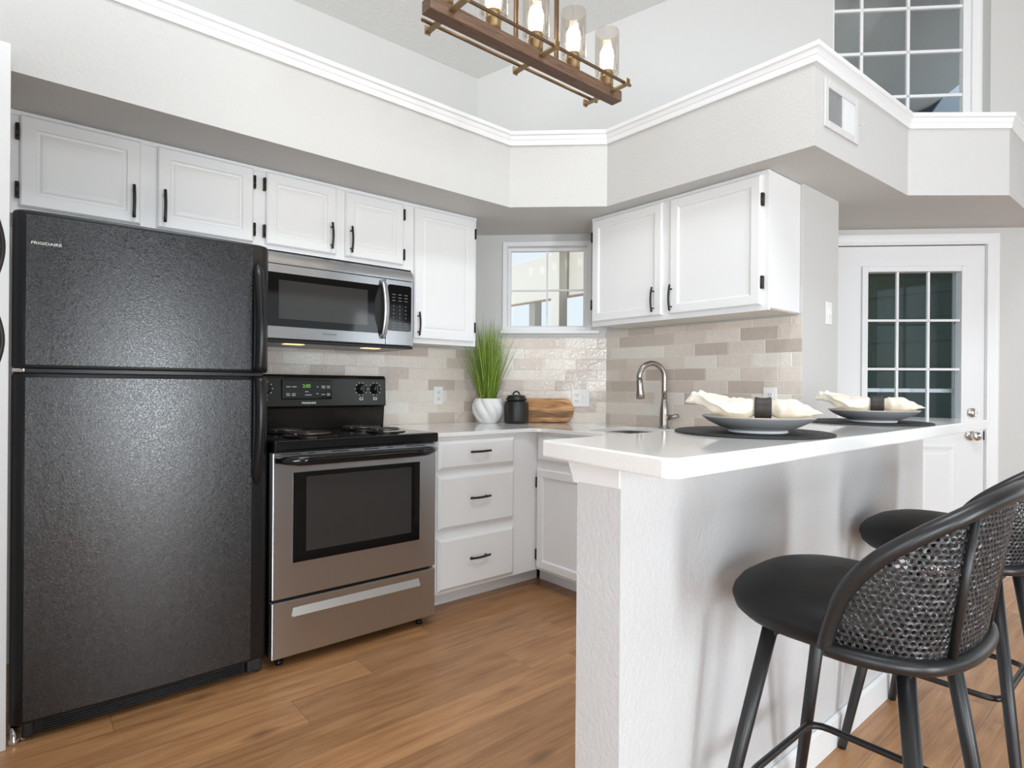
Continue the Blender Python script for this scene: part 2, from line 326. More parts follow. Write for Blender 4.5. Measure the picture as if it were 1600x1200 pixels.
class MB:
    def __init__(self, M4=None):
        self.bm = bmesh.new(); self.M = M4 or I4; self.smooth = set(); self.uv = None
    def v(self, p): return self.bm.verts.new(self.M @ Vector(p))
    def f(self, vs, sm=False):
        try: fc = self.bm.faces.new(vs)
        except ValueError: return None
        fc.smooth = sm; return fc
    def box(self, x0, x1, y0, y1, z0, z1, bev=0.0, seg=2):
        t = bmesh.new(); bmesh.ops.create_cube(t, size=1)
        sx, sy, sz = x1-x0, y1-y0, z1-z0
        for w in t.verts: w.co = Vector(((x0+x1)/2+w.co.x*sx, (y0+y1)/2+w.co.y*sy, (z0+z1)/2+w.co.z*sz))
        if bev: bmesh.ops.bevel(t, geom=t.edges[:], offset=min(bev, abs(sx)*.49, abs(sy)*.49, abs(sz)*.49), segments=seg, profile=0.5, affect='EDGES', clamp_overlap=True)
        self.add(t, sm=False); return self
    def add(self, t, sm=None):
        mp = {w: self.v(w.co) for w in t.verts}
        for fc in t.faces:
            n = self.f([mp[w] for w in fc.verts]); 
            if n: n.smooth = fc.smooth if sm is None else sm
        t.free()
    def rings(self, rs, closed=True, cap0=True, cap1=True, sm=True, loop=False):
        R = [[self.v(p) for p in r] for r in rs]; n = len(R[0])
        pairs = list(zip(R, R[1:])) + ([(R[-1], R[0])] if loop else [])
        for a, b in pairs:
            for i in range(n if closed else n-1):
                self.f([a[i], a[(i+1) % n], b[(i+1) % n], b[i]], sm)
        if not loop:
            if cap0: self.f(list(reversed(R[0])), False)
            if cap1: self.f(R[-1], False)
        return self
    def lathe(self, prof, c=(0, 0, 0), axis='z', n=32, sm=True, caps=True):
        rs = []
        for r, h in prof:
            r = max(r, 1e-5); ring = []
            for i in range(n):
                a = 2*PI*i/n; u, w = r*math.cos(a), r*math.sin(a)
                ring.append({'z': (c[0]+u, c[1]+w, c[2]+h), 'y': (c[0]+u, c[1]+h, c[2]-w), 'x': (c[0]+h, c[1]+u, c[2]+w)}[axis])
            rs.append(ring)
        return self.rings(rs, sm=sm, cap0=caps, cap1=caps)
    def tube(self, pts, r, n=12, closed=False, flat=None, up=None):
        pts = [Vector(p) for p in pts]; N = len(pts); rs = []; prev = None
        for i, p in enumerate(pts):
            if closed: t = pts[(i+1) % N]-pts[i-1]
            else: t = pts[min(i+1, N-1)]-pts[max(i-1, 0)]
            t.normalize()
            if up is not None: a = Vector(up) - t*t.dot(Vector(up))
            elif prev is None:
                a = Vector((0, 0, 1)) if abs(t.z) < 0.9 else Vector((1, 0, 0)); a = a-t*t.dot(a)
            else: a = prev-t*t.dot(prev)
            a.normalize(); prev = a; b = t.cross(a)
            rr = r[i] if isinstance(r, (list, tuple)) else r
            fl = flat or 1.0
            rs.append([p+a*rr*math.cos(2*PI*k/n)+b*rr*fl*math.sin(2*PI*k/n) for k in range(n)])
        return self.rings(rs, sm=True, loop=closed)
    def prism(self, poly, z0, z1, sm=False):
        return self.rings([[(x, y, z0) for x, y in poly], [(x, y, z1) for x, y in poly]], sm=sm)
    def xprism(self, poly, x0, x1):     # poly in (y, z), extruded along x
        return self.rings([[(x0, y, z) for y, z in poly], [(x1, y, z) for y, z in poly]], sm=False)
    def panel(self, x0, x1, z0, z1, prof, yf):  # nested rectangles: (inset, depth in front of yf)
        rs = [[(x0+i, yf-d, z0+i), (x1-i, yf-d, z0+i), (x1-i, yf-d, z1-i), (x0+i, yf-d, z1-i)] for i, d in prof]
        return self.rings(rs, sm=False)
    def quad(self, ps): self.f([self.v(p) for p in ps]); return self
    def build(self, name, m, parent=None, sharp=None, bevel=None):
        bmesh.ops.recalc_face_normals(self.bm, faces=self.bm.faces[:])
        me = bpy.data.meshes.new(name); off = Vector((0, 0, 0)); q = parent
        while q is not None: off += Vector(q.location); q = q.parent
        if off.length: bmesh.ops.translate(self.bm, verts=self.bm.verts[:], vec=-off)
        if sharp:
            for e in self.bm.edges:
                if len(e.link_faces) == 2 and e.calc_face_angle(0) > sharp: e.smooth = False
        self.bm.to_mesh(me); self.bm.free()
        me.materials.append(m)
        o = bpy.data.objects.new(name, me); COL.objects.link(o); o.parent = parent
        if bevel:
            b = o.modifiers.new('bevel', 'BEVEL'); b.width = bevel; b.segments = 2; b.limit_method = 'ANGLE'
        return o
def tag(o, label=None, cat=None, group=None, kind=None):
    for k, v in (('label', label), ('category', cat), ('group', group), ('kind', kind)):
        if v: o[k] = v
    return o
def thing(name, loc, label, cat, group=None):
    o = bpy.data.objects.new(name, None); COL.objects.link(o); o.location = loc; o.empty_display_size = 0.1
    return tag(o, label, cat, group)
def struct(mb, name, m, **kw): return tag(mb.build(name, m, **kw), kind='structure')
def kids(o): return [c for c in bpy.data.objects if c.parent == o]
def copy_tree(o, parent=None):
    c = o.copy(); COL.objects.link(c); c.parent = parent
    for ch in kids(o): copy_tree(ch, c)
    return c
def text(name, s, size, M4, m, parent, xscale=1.0, extrude=0.0006):
    cu = bpy.data.curves.new(name, 'FONT'); cu.body = s; cu.size = size; cu.extrude = extrude; cu.align_x = 'LEFT'; cu.align_y = 'BOTTOM'; cu.offset = size*0.012
    t = bpy.data.objects.new(name, cu); COL.objects.link(t)
    dg = bpy.context.evaluated_depsgraph_get(); me = bpy.data.meshes.new_from_object(t.evaluated_get(dg))
    bpy.data.objects.remove(t); bpy.data.curves.remove(cu)
    off = Vector((0, 0, 0)); q = parent
    while q is not None: off += Vector(q.location); q = q.parent
    me.transform(Matrix.Translation(-off) @ M4 @ Matrix.Rotation(PI/2, 4, 'X') @ Matrix.Scale(xscale, 4, (1, 0, 0)))
    me.materials.clear(); me.materials.append(m); me.name = name
    o = bpy.data.objects.new(name, me); COL.objects.link(o); o.parent = parent
    return o
def arc(cx, cy, r, a0, a1, n): return [(cx+r*math.cos(math.radians(a0+(a1-a0)*i/n)), cy+r*math.sin(math.radians(a0+(a1-a0)*i/n))) for i in range(n+1)]
def catmull(pts, n=8, closed=False):
    P = [Vector(p) for p in pts]; N = len(P); out = []
    for i in range(N if closed else N-1):
        p0 = P[i-1] if (closed or i > 0) else P[0]*2-P[1]
        p1, p2 = P[i], P[(i+1) % N]
        p3 = P[(i+2) % N] if (closed or i+2 < N) else P[-1]*2-P[-2]
        for k in range(n):
            t = k/n
            out.append(0.5*((2*p1)+(p2-p0)*t+(2*p0-5*p1+4*p2-p3)*t*t+(3*p1-p0-3*p2+p3)*t**3))
    if not closed: out.append(P[-1])
    return out
def sweep(poly, prof, z=0):   # profile (offset to the right-hand side of travel, height) mitred along an open plan polyline
    P = [Vector((x, y)) for x, y in poly]; rs = []
    for i, p in enumerate(P):
        d0 = (P[i]-P[i-1]).normalized() if i else (P[1]-P[0]).normalized()
        d1 = (P[i+1]-P[i]).normalized() if i < len(P)-1 else d0
        n0 = Vector((d0.y, -d0.x)); n1 = Vector((d1.y, -d1.x)); m = (n0+n1); m = m/(m.dot(n0))
        rs.append([(p.x+m.x*o, p.y+m.y*o, z+h) for o, h in prof])
    return rs

# ------------------------------------------------------------------ the room shell
CZ, CS = 3.185, 0.53                     # ceiling height at the fridge wall, its rise per metre away from it
RIDGE_Y = -0.2; RIDGE_Z = CZ+CS*(3.14-RIDGE_Y)
def ceil_z(y): return CZ+CS*(3.14-y) if y > RIDGE_Y else RIDGE_Z
XL, XR, YB = -3.5, 6.6, -3.6
b = MB(); b.box(XL-.2, 9.0, YB-.2, 7.0, -0.1, 0.0); struct(b, 'floor', M['floor'])
b = MB()
b.rings([[(XL-.2, 3.3, CZ-CS*.16), (XL-.2, RIDGE_Y, RIDGE_Z), (XL-.2, YB-.1, RIDGE_Z), (XL-.2, YB-.1, RIDGE_Z+.12), (XL-.2, RIDGE_Y, RIDGE_Z+.12), (XL-.2, 3.3, CZ-CS*.16+.12)],
         [(XR+.2, 3.3, CZ-CS*.16), (XR+.2, RIDGE_Y, RIDGE_Z), (XR+.2, YB-.1, RIDGE_Z), (XR+.2, YB-.1, RIDGE_Z+.12), (XR+.2, RIDGE_Y, RIDGE_Z+.12), (XR+.2, 3.3, CZ-CS*.16+.12)]], sm=False)
struct(b, 'ceiling', M['ceiling'])
b = MB(); b.box(XL-.1, CL[0]+.06, 3.14, 3.26, 0, 3.25); struct(b, 'wall_fridge_side', M['wall'])
# diagonal outer wall with three openings (kitchen window, back door, high window), built as solid pieces in wall coordinates
def wall_grid(mb, s0, s1, ztop, holes, t):
    xs = sorted({s0, s1} | {h[0] for h in holes} | {h[1] for h in holes}); 
    for a, c in zip(xs, xs[1:]):
        hz = sorted((h[2], h[3]) for h in holes if h[0] <= a+1e-6 and h[1] >= c-1e-6)
        z = 0.0
        for (z0, z1) in hz:
            if z0 > z+1e-6: mb.box(a, c, 0, t, z, z0)
            z = max(z, z1)
        za, zc = ztop(a), ztop(c)
        mb.rings([[(a, 0, z), (a, t, z), (a, t, za), (a, 0, za)], [(c, 0, z), (c, t, z), (c, t, zc), (c, 0, zc)]], sm=False)
KW = (0.19, 0.748, 1.512, 2.085)         # kitchen window opening s0 s1 z0 z1
DR = (2.262, 3.181, 0.0, 2.045)          # back door
HW = (2.262, 3.195, 2.50, 3.80)          # high window
def dz(s): return ceil_z(3.14-s*R2)+0.05
b = MB(DW); wall_grid(b, -0.08, 6.1, dz, [KW, DR, HW], 0.13); struct(b, 'wall_diagonal', M['wall'])
b = MB(); b.box(XR, XR+.12, YB, -1.0, 0, 5.1); struct(b, 'wall_living_side', M['wall'])
b = MB()
for (a, c, z0, z1) in [(XL-.1, -3.0, 0, 5.1), (-3.0, -.5, 0, .28), (-3.0, -.5, 1.85, 3.8), (-3.0, -1.4, 3.8, 5.1), (-.5, .6, 0, 3.8), (-1.4, .8, 4.7, 5.1), (.6, 1.8, 2.1, 3.8), (.8, 2.6, 3.8, 5.1), (1.8, 2.6, 0, 3.8), (2.6, 5.2, 0, .65), (2.6, 5.2, 2.55, 5.1), (5.2, XR+.1, 0, 5.1)]:
    b.box(a, c, YB-.12, YB, z0, z1)
struct(b, 'wall_back', M['wall_dark'])
b = MB()
for (a, c, z0, z1) in [(YB, -2.2, 0, 5.1), (-2.2, .4, 0, .75), (-2.2, .4, 2.65, 5.1), (.4, 3.2, 0, 5.1)]: b.box(XL-.12, XL, a, c, z0, z1)
struct(b, 'wall_entry_side', M['wall'])
# partition block that carries the sink run
b = MB(); b.rings([[(2.93, 2.55, 0), (2.93, 1.283, 0), (3.352, 1.283, 0), (3.352, 2.12, 0)], [(2.93, 2.55, 2.16), (2.93, 1.283, 2.16), (3.352, 1.283, 2.16), (3.352, 2.12, 2.16)]], sm=False)
struct(b, 'wall_sink_partition', M['wall'])
# dropped soffit with plant shelf on top
SOF = [(-0.75, 2.462), (2.093, 2.523), (2.484, 2.152), (2.497, 1.050), (3.501, 1.008), (3.885, 0.668), (4.80, 0.655)]
b = MB(); b.prism(SOF+[(CL[0], 3.16), (-0.75, 3.16)], 2.145, 2.555); struct(b, 'wall_soffit', M['wall_tex'])
b = MB(); b.rings(sweep(SOF, [(-.004, 2.486), (.009, 2.486), (.011, 2.492), (.013, 2.512), (.016, 2.516), (.020, 2.535), (.027, 2.541), (.027, 2.560), (-.004, 2.560)]), sm=False)
struct(b, 'trim_1', M['trim'])
# peninsula knee wall, its end cap, its baseboard
KX0, KX1, KY0, KY1 = 0.944, 2.91, 0.775, 0.897
b = MB(); b.box(KX0, KX1, KY0, KY1, 0, 0.994); struct(b, 'wall_peninsula', M['knee'])
b = MB(); b.rings([[(x, KY1-.004, .935), (x, KY1+.008, .935), (x, KY1+.012, .950), (x, KY1+.022, .970), (x, KY1+.028, .994), (x, KY1-.004, .994)] for x in (KX0-.004, KX1)], sm=False)
b.box(KX0-.005, KX0+.004, KY0+.001, KY1+.001, .937, .994)
struct(b, 'trim_2', M['trim'])
b = MB(); b.xprism([(KY0, 0), (KY0-.013, 0), (KY0-.013, .088), (KY0-.006, .10), (KY0, .10)], KX0, KX1+.012); struct(b, 'baseboard_peninsula', M['trim'])
b = MB(DW); b.xprism([(0, 0), (-.013, 0), (-.013, .085), (-.006, .098), (0, .098)], 3.27, 6.0); struct(b, 'baseboard_diagonal', M['trim'])

# ------------------------------------------------------------------ kitchen window
def frame_box(mb, s0, s1, z0, z1, w, y0, y1, bev=0.002):
    mb.box(s0, s0+w, y0, y1, z0, z1, bev); mb.box(s1-w, s1, y0, y1, z0, z1, bev)
    mb.box(s0+w, s1-w, y0, y1, z0, z0+w, bev); mb.box(s0+w, s1-w, y0, y1, z1-w, z1, bev)
b = MB(DW); s0, s1, z0, z1 = KW
frame_box(b, s0-.012, s1+.012, z0-.004, z1+.012, .03, -.012, .055)
win1 = struct(b, 'window_1', M['trim'])
b = MB(DW); frame_box(b, s0+.012, s1-.012, z0+.01, z1-.012, .026, .05, .085); b.box((s0+s1)/2-.006, (s0+s1)/2+.006, .058, .078, z0+.03, z1-.03); b.box(s0+.03, s1-.03, .06, .076, 1.782, 1.793)
b.build('sash', M['trim'], win1)
b = MB(DW); b.box(s0+.03, s1-.03, .065, .069, z0+.03, z1-.03); b.build('glass_pane', M['pane'], win1)
b = MB(DW); b.box(s0-.025, s1+.062, -.045, .05, z0-.022, z0, .004); b.build('sill', M['trim'], win1)

# ------------------------------------------------------------------ back door
b = MB(DW)
dl, dr, dtop = DR[0]+.003, DR[1]-.003, 2.040
LT = (2.470, 3.050, 0.95, 1.893)         # lite opening
for (a, c, z0, z1) in [(dl, LT[0], .012, dtop), (LT[1], dr, .012, dtop), (LT[0], LT[1], .012, LT[2]), (LT[0], LT[1], LT[3], dtop)]: b.box(a, c, .012, .056, z0, z1)
door = struct(b, 'door_1', M['trim'])
b = MB(DW)
for (a, c) in ((2.40, 2.66), (2.775, 3.015)): b.panel(a, c, .18, .80, [(0, -.002), (0, .004), (.012, .008), (.03, .003), (.045, .002), (.06, .006)], .012)
b.build('lower_panel', M['trim'], door)
b = MB(DW); frame_box(b, LT[0]-.022, LT[1]+.022, LT[2]-.022, LT[3]+.022, .036, -.004, .06, .004); b.build('lite_frame', M['trim'], door)
b = MB(DW)
for k in (1, 2):
    x = LT[0]+.014+(LT[1]-LT[0]-.028)*k/3; b.box(x-.007, x+.007, .014, .03, LT[2], LT[3]); 
    z = LT[3]-.012-.305*k; b.box(LT[0], LT[1], .014, .03, z-.007, z+.007)
b.build('muntins', M['trim'], door)
b = MB(DW); b.box(LT[0]-.005, LT[1]+.005, .034, .038, LT[2]-.005, LT[3]+.005); b.build('glass_pane', M['pane'], door)
b = MB(DW); b.lathe([(.030, 0), (.030, -.008), (.026, -.014), (.012, -.016), (.011, -.018)], (3.106, .012, 1.003), 'y', 24); b.box(3.1025, 3.1095, -.03, -.003, .985, 1.021, .003); b.build('deadbolt', M['chrome'], door)
b = MB(DW); b.lathe([(.033, 0), (.033, -.006), (.027, -.012), (.013, -.016), (.011, -.034), (.016, -.040), (.026, -.048), (.029, -.060), (.025, -.070), (.010, -.075), (0, -.075)], (3.100, .012, .861), 'y', 28); b.build('door_knob', M['chrome'], door)
b = MB(DW); b.box(dr-.003, dr+.001, .005, .03, .835, .89); b.build('strike_plate', M['bronze'], door)
# casing round the door
b = MB(DW)
cas = [(0, 0), (0, -.010), (.012, -.014), (.016, -.012), (.040, -.016), (.052, -.020), (.062, -.020), (.062, 0)]
for side in (-1, 1):
    e = DR[0] if side < 0 else DR[1]
    b.rings([[(e+side*o, y, 0) for o, y in cas], [(e+side*o, y, DR[3]+o) for o, y in cas]], sm=False)
b.rings([[(DR[0]-o, y, DR[3]+o) for o, y in cas], [(DR[1]+o, y, DR[3]+o) for o, y in cas]], sm=False)
b.box(DR[0]-.001, DR[0]+.002, 0, .13, 0, DR[3]); b.box(DR[1]-.002, DR[1]+.001, 0, .13, 0, DR[3])
struct(b, 'trim_3', M['trim'])
# storm door hung outside the back door
b = MB(DW); frame_box(b, DR[0], DR[1]-.0, .02, 2.03, .10, .135, .165, .004)
b.box(DR[0]+.1, DR[1]-.1, .14, .16, 1.125, 1.150, .003)
storm = struct(b, 'door_2', M['storm_white'])
b = MB(DW); b.box(DR[0]+.1, DR[1]-.1, .148, .152, .12, 1.93); b.build('glass_pane', M['storm_pane'], storm)
b = MB(DW)
for z in (1.27, 1.575): b.box(3.068, 3.088, .118, .136, z-.008, z+.008, .002)
b.build('clip', M['nickel'], storm)

# ------------------------------------------------------------------ high window over the plant shelf
s0, s1, z0, z1 = HW
b = MB(DW); frame_box(b, s0, s1-.06, z0, z1, .045, .085, .125)
win2 = struct(b, 'window_2', M['trim'])
b = MB(DW)
for x in (2.480, 2.765): b.box(x-.009, x+.009, .095, .112, z0+.04, z1-.04)
for k in range(5):
    z = 2.738+.282*k
    if z < z1-.05: b.box(s0+.04, s1-.1, .095, .112, z-.009, z+.009)
b.build('muntins', M['trim'], win2)
b = MB(DW); b.box(s0+.04, s1-.1, .108, .112, z0+.04, z1-.04); b.build('glass_pane', M['pane'], win2)
b = MB(DW); b.box(s1-.06, s1, .07, .128, z0, z1); b.build('jamb_strip', M['outlet'], win2)

# ------------------------------------------------------------------ tile backsplash
def tq(p0, p1, z0, z1, u0, label, t=.0085, ret=None):
    L = math.hypot(p1[0]-p0[0], p1[1]-p0[1]); d = ((p1[0]-p0[0])/L, (p1[1]-p0[1])/L); n = (-d[1], d[0])   # n points into the wall
    b = MB(); lay = b.bm.loops.layers.uv.new('UVMap'); k = t*math.tan(PI/8)
    q = [(p0[0], p0[1], 0), (p1[0], p1[1], L), (p1[0]+n[0]*t+(d[0]*k if ret is None else 0), p1[1]+n[1]*t+(d[1]*k if ret is None else 0), L), (p0[0]+n[0]*t, p0[1]+n[1]*t, 0)]
    lo = [b.v((x, y, z0)) for x, y, u in q]; hi = [b.v((x, y, z1)) for x, y, u in q]; U = {}
    for (x, y, u), a, c in zip(q, lo, hi): U[a] = (u0+u, z0); U[c] = (u0+u, z1)
    for i in range(4): b.f([lo[i], lo[(i+1) % 4], hi[(i+1) % 4], hi[i]])
    b.f(lo[::-1]); b.f(hi)
    for fc in b.bm.faces:
        for lp in fc.loops: lp[lay].uv = U[lp.vert]
    tag(b.build('tile_backsplash', M['tile']), label, 'backsplash')
T = 0.009
c0 = (CL[0]-T*math.tan(PI/8), 3.14-T); c1 = (2.93-T, 2.53+T*(1-math.sqrt(2)))
tq((0.70, 3.14-T), c0, .9105, 1.379, 10.0, 'glossy beige subway tile on the wall behind the range', ret=1)
tq(c0, c1, .9105, 1.4645, 5.0, 'beige subway tile under the small window behind the canister and board', ret=1)
tq(c1, (2.93-T, 1.284), .9105, 1.502, 20.0-c1[1]+2.045-1.357, 'beige and grey subway tile on the sink wall behind the faucet', ret=1)

# ------------------------------------------------------------------ cabinets
def pull(mb, p0, p1, out, r=.0058):
    """bow pull between two points, standing off along the unit vector out"""
    p0, p1, out = Vector(p0), Vector(p1), Vector(out); d = (p1-p0); L = d.length; d.normalize()
    mb.tube([p0+d*(L*t)+out*(.020+.010*math.sin(PI*t)) for t in [i/10 for i in range(11)]], r, 8, flat=.8)
    for t in (.16, .84): mb.tube([p0+d*(L*t), p0+d*(L*t)+out*.025], .0042, 8)
RAISED = [(0, -.002), (0, .014), (.006, .020), (.046, .020), (.050, .014), (.058, .013), (.066, .017), (.080, .0185)]
SHAKER = [(0, -.002), (0, .014), (.006, .020), (.044, .020), (.050, .017), (.053, .011)]
SLAB = [(0, -.002), (0, .010), (.004, .013), (.016, .021), (.022, .021)]
def hinge(mb, x, z, yf):
    mb.box(x-.006, x+.006, yf-.019, yf+.0005, z-.030, z+.030, .003); mb.tube([(x, yf-.016, z-.022), (x, yf-.016, z+.022)], .005, 8)
def add_door(root, F, x0, x1, z0, z1, yf, prof, hinge_x, hz, handle_x, hz0, hz1):
    b = MB(F); b.panel(x0, x1, z0, z1, prof, yf); d = b.build('door', M['cab'], root)
    if handle_x is not None:
        b = MB(F); pull(b, (handle_x, yf-.019, hz0), (handle_x, yf-.019, hz1), (0, -1, 0)); b.build('handle', M['bronze'], d)
    for z in hz:
        b = MB(F); hinge(b, hinge_x, z, yf); b.build('hinge', M['bronze'], d)
    return d
CG = 'white kitchen cabinets'
def upper(F, x0, x1, yf, yb, z0, z1, label, loc):
    r = thing('wall_cabinet', loc, label, 'cabinet')
    b = MB(F); b.xprism([(yf, z0), (yf, z1-.02), (yf-.005, z1-.017), (yf-.005, z1), (yb, z1), (yb, z0+.012), (yf+.02, z0+.012), (yf+.02, z0)], x0, x1); b.build('carcass', M['cab'], r)
    b = MB(F); b.box(x0+.012, x1-.012, yf+.021, yb-.004, z0+.009, z0+.0125); b.build('underside', M['cabin'], r)
    return r
YF, YB2 = 2.82, 3.138
r = upper(FW, -.03, .842, YF, YB2, 1.765, 2.143, 'white two-door wall cabinet above the black refrigerator', (.4, YB2, 1.765))
add_door(r, FW, -.004, .374, 1.792, 2.128, YF, RAISED, -.011, (2.065, 1.851), .3485, 1.811, 1.943)
add_door(r, FW, .433, .811, 1.792, 2.128, YF, RAISED, .8165, (2.068, 1.852), .4575, 1.813, 1.947)
r = upper(FW, .842, 1.644, YF, YB2, 1.765, 2.143, 'white two-door wall cabinet directly above the stainless microwave', (1.24, YB2, 1.765))
add_door(r, FW, .867, 1.205, 1.794, 2.128, YF, RAISED, .861, (2.068, 1.852), 1.1765, 1.815, 1.945)
add_door(r, FW, 1.254, 1.583, 1.794, 2.122, YF, RAISED, 1.589, (2.068, 1.852), 1.2795, 1.813, 1.945)
r = upper(FW, 1.644, 2.080, YF, YB2, 1.380, 2.143, 'tall white one-door wall cabinet between the microwave and the small window', (1.86, YB2, 1.38))
add_door(r, FW, 1.653, 2.060, 1.404, 2.126, YF, RAISED, 2.066, (2.045, 1.49), 1.6735, 1.419, 1.548)
# sink side (local x = -y)
r = upper(SW, -2.372, -1.297, 2.610, 2.928, 1.503, 2.143, 'white two-door wall cabinet above the sink and faucet', (2.928, 1.83, 1.503))
add_door(r, SW, -2.357, -1.866, 1.528, 2.124, 2.610, SHAKER, -2.363, (2.03, 1.63), -1.913, 1.546, 1.678)
add_door(r, SW, -1.815, -1.327, 1.528, 2.124, 2.610, SHAKER, -1.321, (2.010, 1.630), -1.801, 1.543, 1.677)
# base cabinets
FY = 2.475
r = thing('base_cabinet', (1.85, FY+.3, 0), 'white three-drawer base cabinet standing right beside the range', 'cabinet')
b = MB(); b.box(1.572, 2.28, FY, 3.13, .10, .888); b.build('carcass', M['cab'], r)
b = MB(); b.box(1.572, 2.38, FY+.115, FY+.135, 0, .10); b.build('toe_kick', M['cab'], r)
for (z0, z1) in ((.722, .867), (.421, .692), (.114, .379)):
    b = MB(); b.panel(1.594, 2.087, z0, z1, SLAB, FY); d = b.build('drawer', M['cab'], r)
    b = MB(); zc = (z0+z1)/2+.012; pull(b, (1.775, FY-.02, zc), (1.907, FY-.02, zc), (0, -1, 0)); b.build('handle', M['bronze'], d)
FX = 2.275
r = thing('base_cabinet', (FX+.3, 2.0, 0), 'white sink base cabinet with false drawer front, half hidden by the peninsula', 'cabinet')
b = MB(SW); b.box(-2.475, -1.541, FX, FX+.02, .10, .888); b.box(-2.475, -1.541, FX+.0205, 2.925, .10, .13); b.box(-1.54, -1.52, FX, 2.925, .10, .888); b.build('carcass', M['cab'], r)
b = MB(SW); b.box(-2.57, -.92, FX+.112, FX+.132, 0, .10); b.build('toe_kick', M['cab'], r)
b = MB(SW); b.panel(-2.462, -1.56, .722, .867, SLAB, FX); b.build('false_drawer', M['cab'], r)
add_door(r, SW, -2.462, -2.02, .114, .680, FX, SHAKER, -2.467, (.60, .19), -2.05, .53, .66)
add_door(r, SW, -1.99, -1.56, .114, .680, FX, SHAKER, -1.553, (.60, .19), -1.96, .53, .66)
r = thing('base_cabinet', (FX+.3, 1.2, 0), 'white base cabinet under the counter on the kitchen side of the peninsula', 'cabinet')
b = MB(SW); b.box(-1.519, -.93, FX, 2.925, .10, .888); b.build('carcass', M['cab'], r)
add_door(r, SW, -1.50, -.96, .114, .860, FX, SHAKER, -.953, (.75, .2), -1.47, .69, .82)
# tall pantry cabinet at the frame's edge
r = thing('pantry_cabinet', (-.35, 2.2, 0), 'tall white pantry cabinet standing left of the black refrigerator', 'cabinet')
b = MB(); b.box(-.65, -.058, 1.2, 2.46, .09, 2.14); b.box(-.058, -.026, 2.405, 2.455, 0, 2.20, .002); b.box(-.65, -.12, 1.22, 2.44, 0, .09); b.build('carcass', M['cab'], r)
PFM = frame((-.058, 0, 0), (0, 1, 0), (-1, 0, 0))
for (z0, z1, h0, h1) in ((1.345, 2.10, 1.356, 1.474), (.12, 1.315, 1.175, 1.284)):
    b = MB(PFM); b.panel(1.30, 1.85, z0, z1, [(0, -.002), (0, .001), (.05, .001), (.055, -.0015)], 0); d = b.build('door', M['cab'], r)
    b = MB(PFM); pull(b, (1.55, -.001, h0), (1.55, -.001, h1), (0, -1, 0)); b.build('handle', M['bronze'], d)

# ------------------------------------------------------------------ countertops
CT0, CT1, CYF, CXF = .889, .910, 2.448, 2.248
cc = arc(CXF-.10, CYF-.10, .10, 90, 0, 8)
SINK = (2.37, 2.77, 1.60, 2.21)
def rrect(x0, x1, y0, y1, r, n=5):
    return arc(x1-r, y1-r, r, 0, 90, n)+arc(x0+r, y1-r, r, 90, 180, n)+arc(x0+r, y0+r, r, 180, 270, n)+arc(x1-r, y0+r, r, 270, 360, n)
outer = [(1.57, 3.138), (1.57, CYF)]+cc+[(CXF, .925), (2.928, .925), (2.928, 2.527), (2.319, 3.138)]
inner = rrect(*SINK, .07)
def slab_with_hole(mb, outer, inner, z0, z1):
    t = bmesh.new(); es = []
    for loop in (outer, inner):
        vs = [t.verts.new((x, y, z0)) for x, y in loop]
        es += [t.edges.new((vs[i], vs[(i+1) % len(vs)])) for i in range(len(vs))]
    bmesh.ops.triangle_fill(t, edges=es, use_beauty=True)
    res = bmesh.ops.extrude_face_region(t, geom=t.faces[:])
    for g in res['geom']:
        if isinstance(g, bmesh.types.BMVert): g.co.z = z1
    mb.add(t, sm=False)
b = MB(); slab_with_hole(b, outer, inner, CT0, CT1)
tag(b.build('countertop', M['quartz'], bevel=.003), 'lower white quartz countertop running from the range round to the sink', 'countertop')
b = MB(); bx = [(0.862, .926)]
bar = [(.862, .924), (.8065, .578)]+[(.8065+.022-.022*math.cos(t), .578-.024*math.sin(t)) for t in [i*PI/10 for i in range(1, 6)]]+[(2.86, .549), (2.86, .929)]
b.prism(bar, .9945, 1.030)
tag(b.build('bar_counter', M['quartz'], bevel=.004), 'raised white quartz bar top on the peninsula wall with two place settings', 'countertop')
r = thing('kitchen_sink', (2.57, 1.9, .70), 'undermount stainless sink basin set into the lower countertop', 'sink')
b = MB(); x0, x1, y0, y1 = SINK
rr = lambda g, rad, z: [(x, y, z) for x, y in rrect(x0+g, x1-g, y0+g, y1-g, rad)]
b.rings([rr(-.018, .085, .888), rr(.004, .07, .888), rr(.006, .07, .74), rr(.03, .06, .715), rr(.15, .04, .708)], cap0=False); b.build('basin', M['nickel'], r)
b = MB(); b.lathe([(.045, .709), (.045, .712), (.03, .712), (.028, .7095)], (2.57, 1.9, 0)); b.build('drain', M['chrome'], r)
# faucet
fx, fy = 2.835, 2.015
r = thing('faucet', (fx, fy, CT1), 'brushed nickel gooseneck faucet with pull-down head behind the sink', 'faucet')
b = MB(); b.lathe([(.030, 0), (.030, .006), (.027, .012), (.0255, .02), (.0255, .075), (.024, .11), (.018, .15), (.0145, .17), (.0145, .175)], (fx, fy, CT1), n=28); b.build('base', M['nickel'], r)
d = Vector((-.93, .37, 0)).normalized(); R_ = .082
pts = [Vector((fx, fy, CT1+.16)), Vector((fx, fy, CT1+.22))]
for i in range(0, 15):
    a = PI*i/14*1.06; pts.append(Vector((fx, fy, CT1+.29))+d*(R_-R_*math.cos(a))+Vector((0, 0, R_*math.sin(a))))
b = MB(); b.tube(pts, .0155, 14); b.build('spout', M['nickel'], r)
e = pts[-1]; tdir = (pts[-1]-pts[-2]).normalized()
b = MB(); b.tube([e-tdir*.004, e+tdir*.004, e+tdir*.03, e+tdir*.06, e+tdir*.10, e+tdir*.106], [.016, .0185, .0185, .021, .0245, .022], 18); b.build('spray_head', M['nickel'], r)
side = Vector((.25, -.97, 0)).normalized()
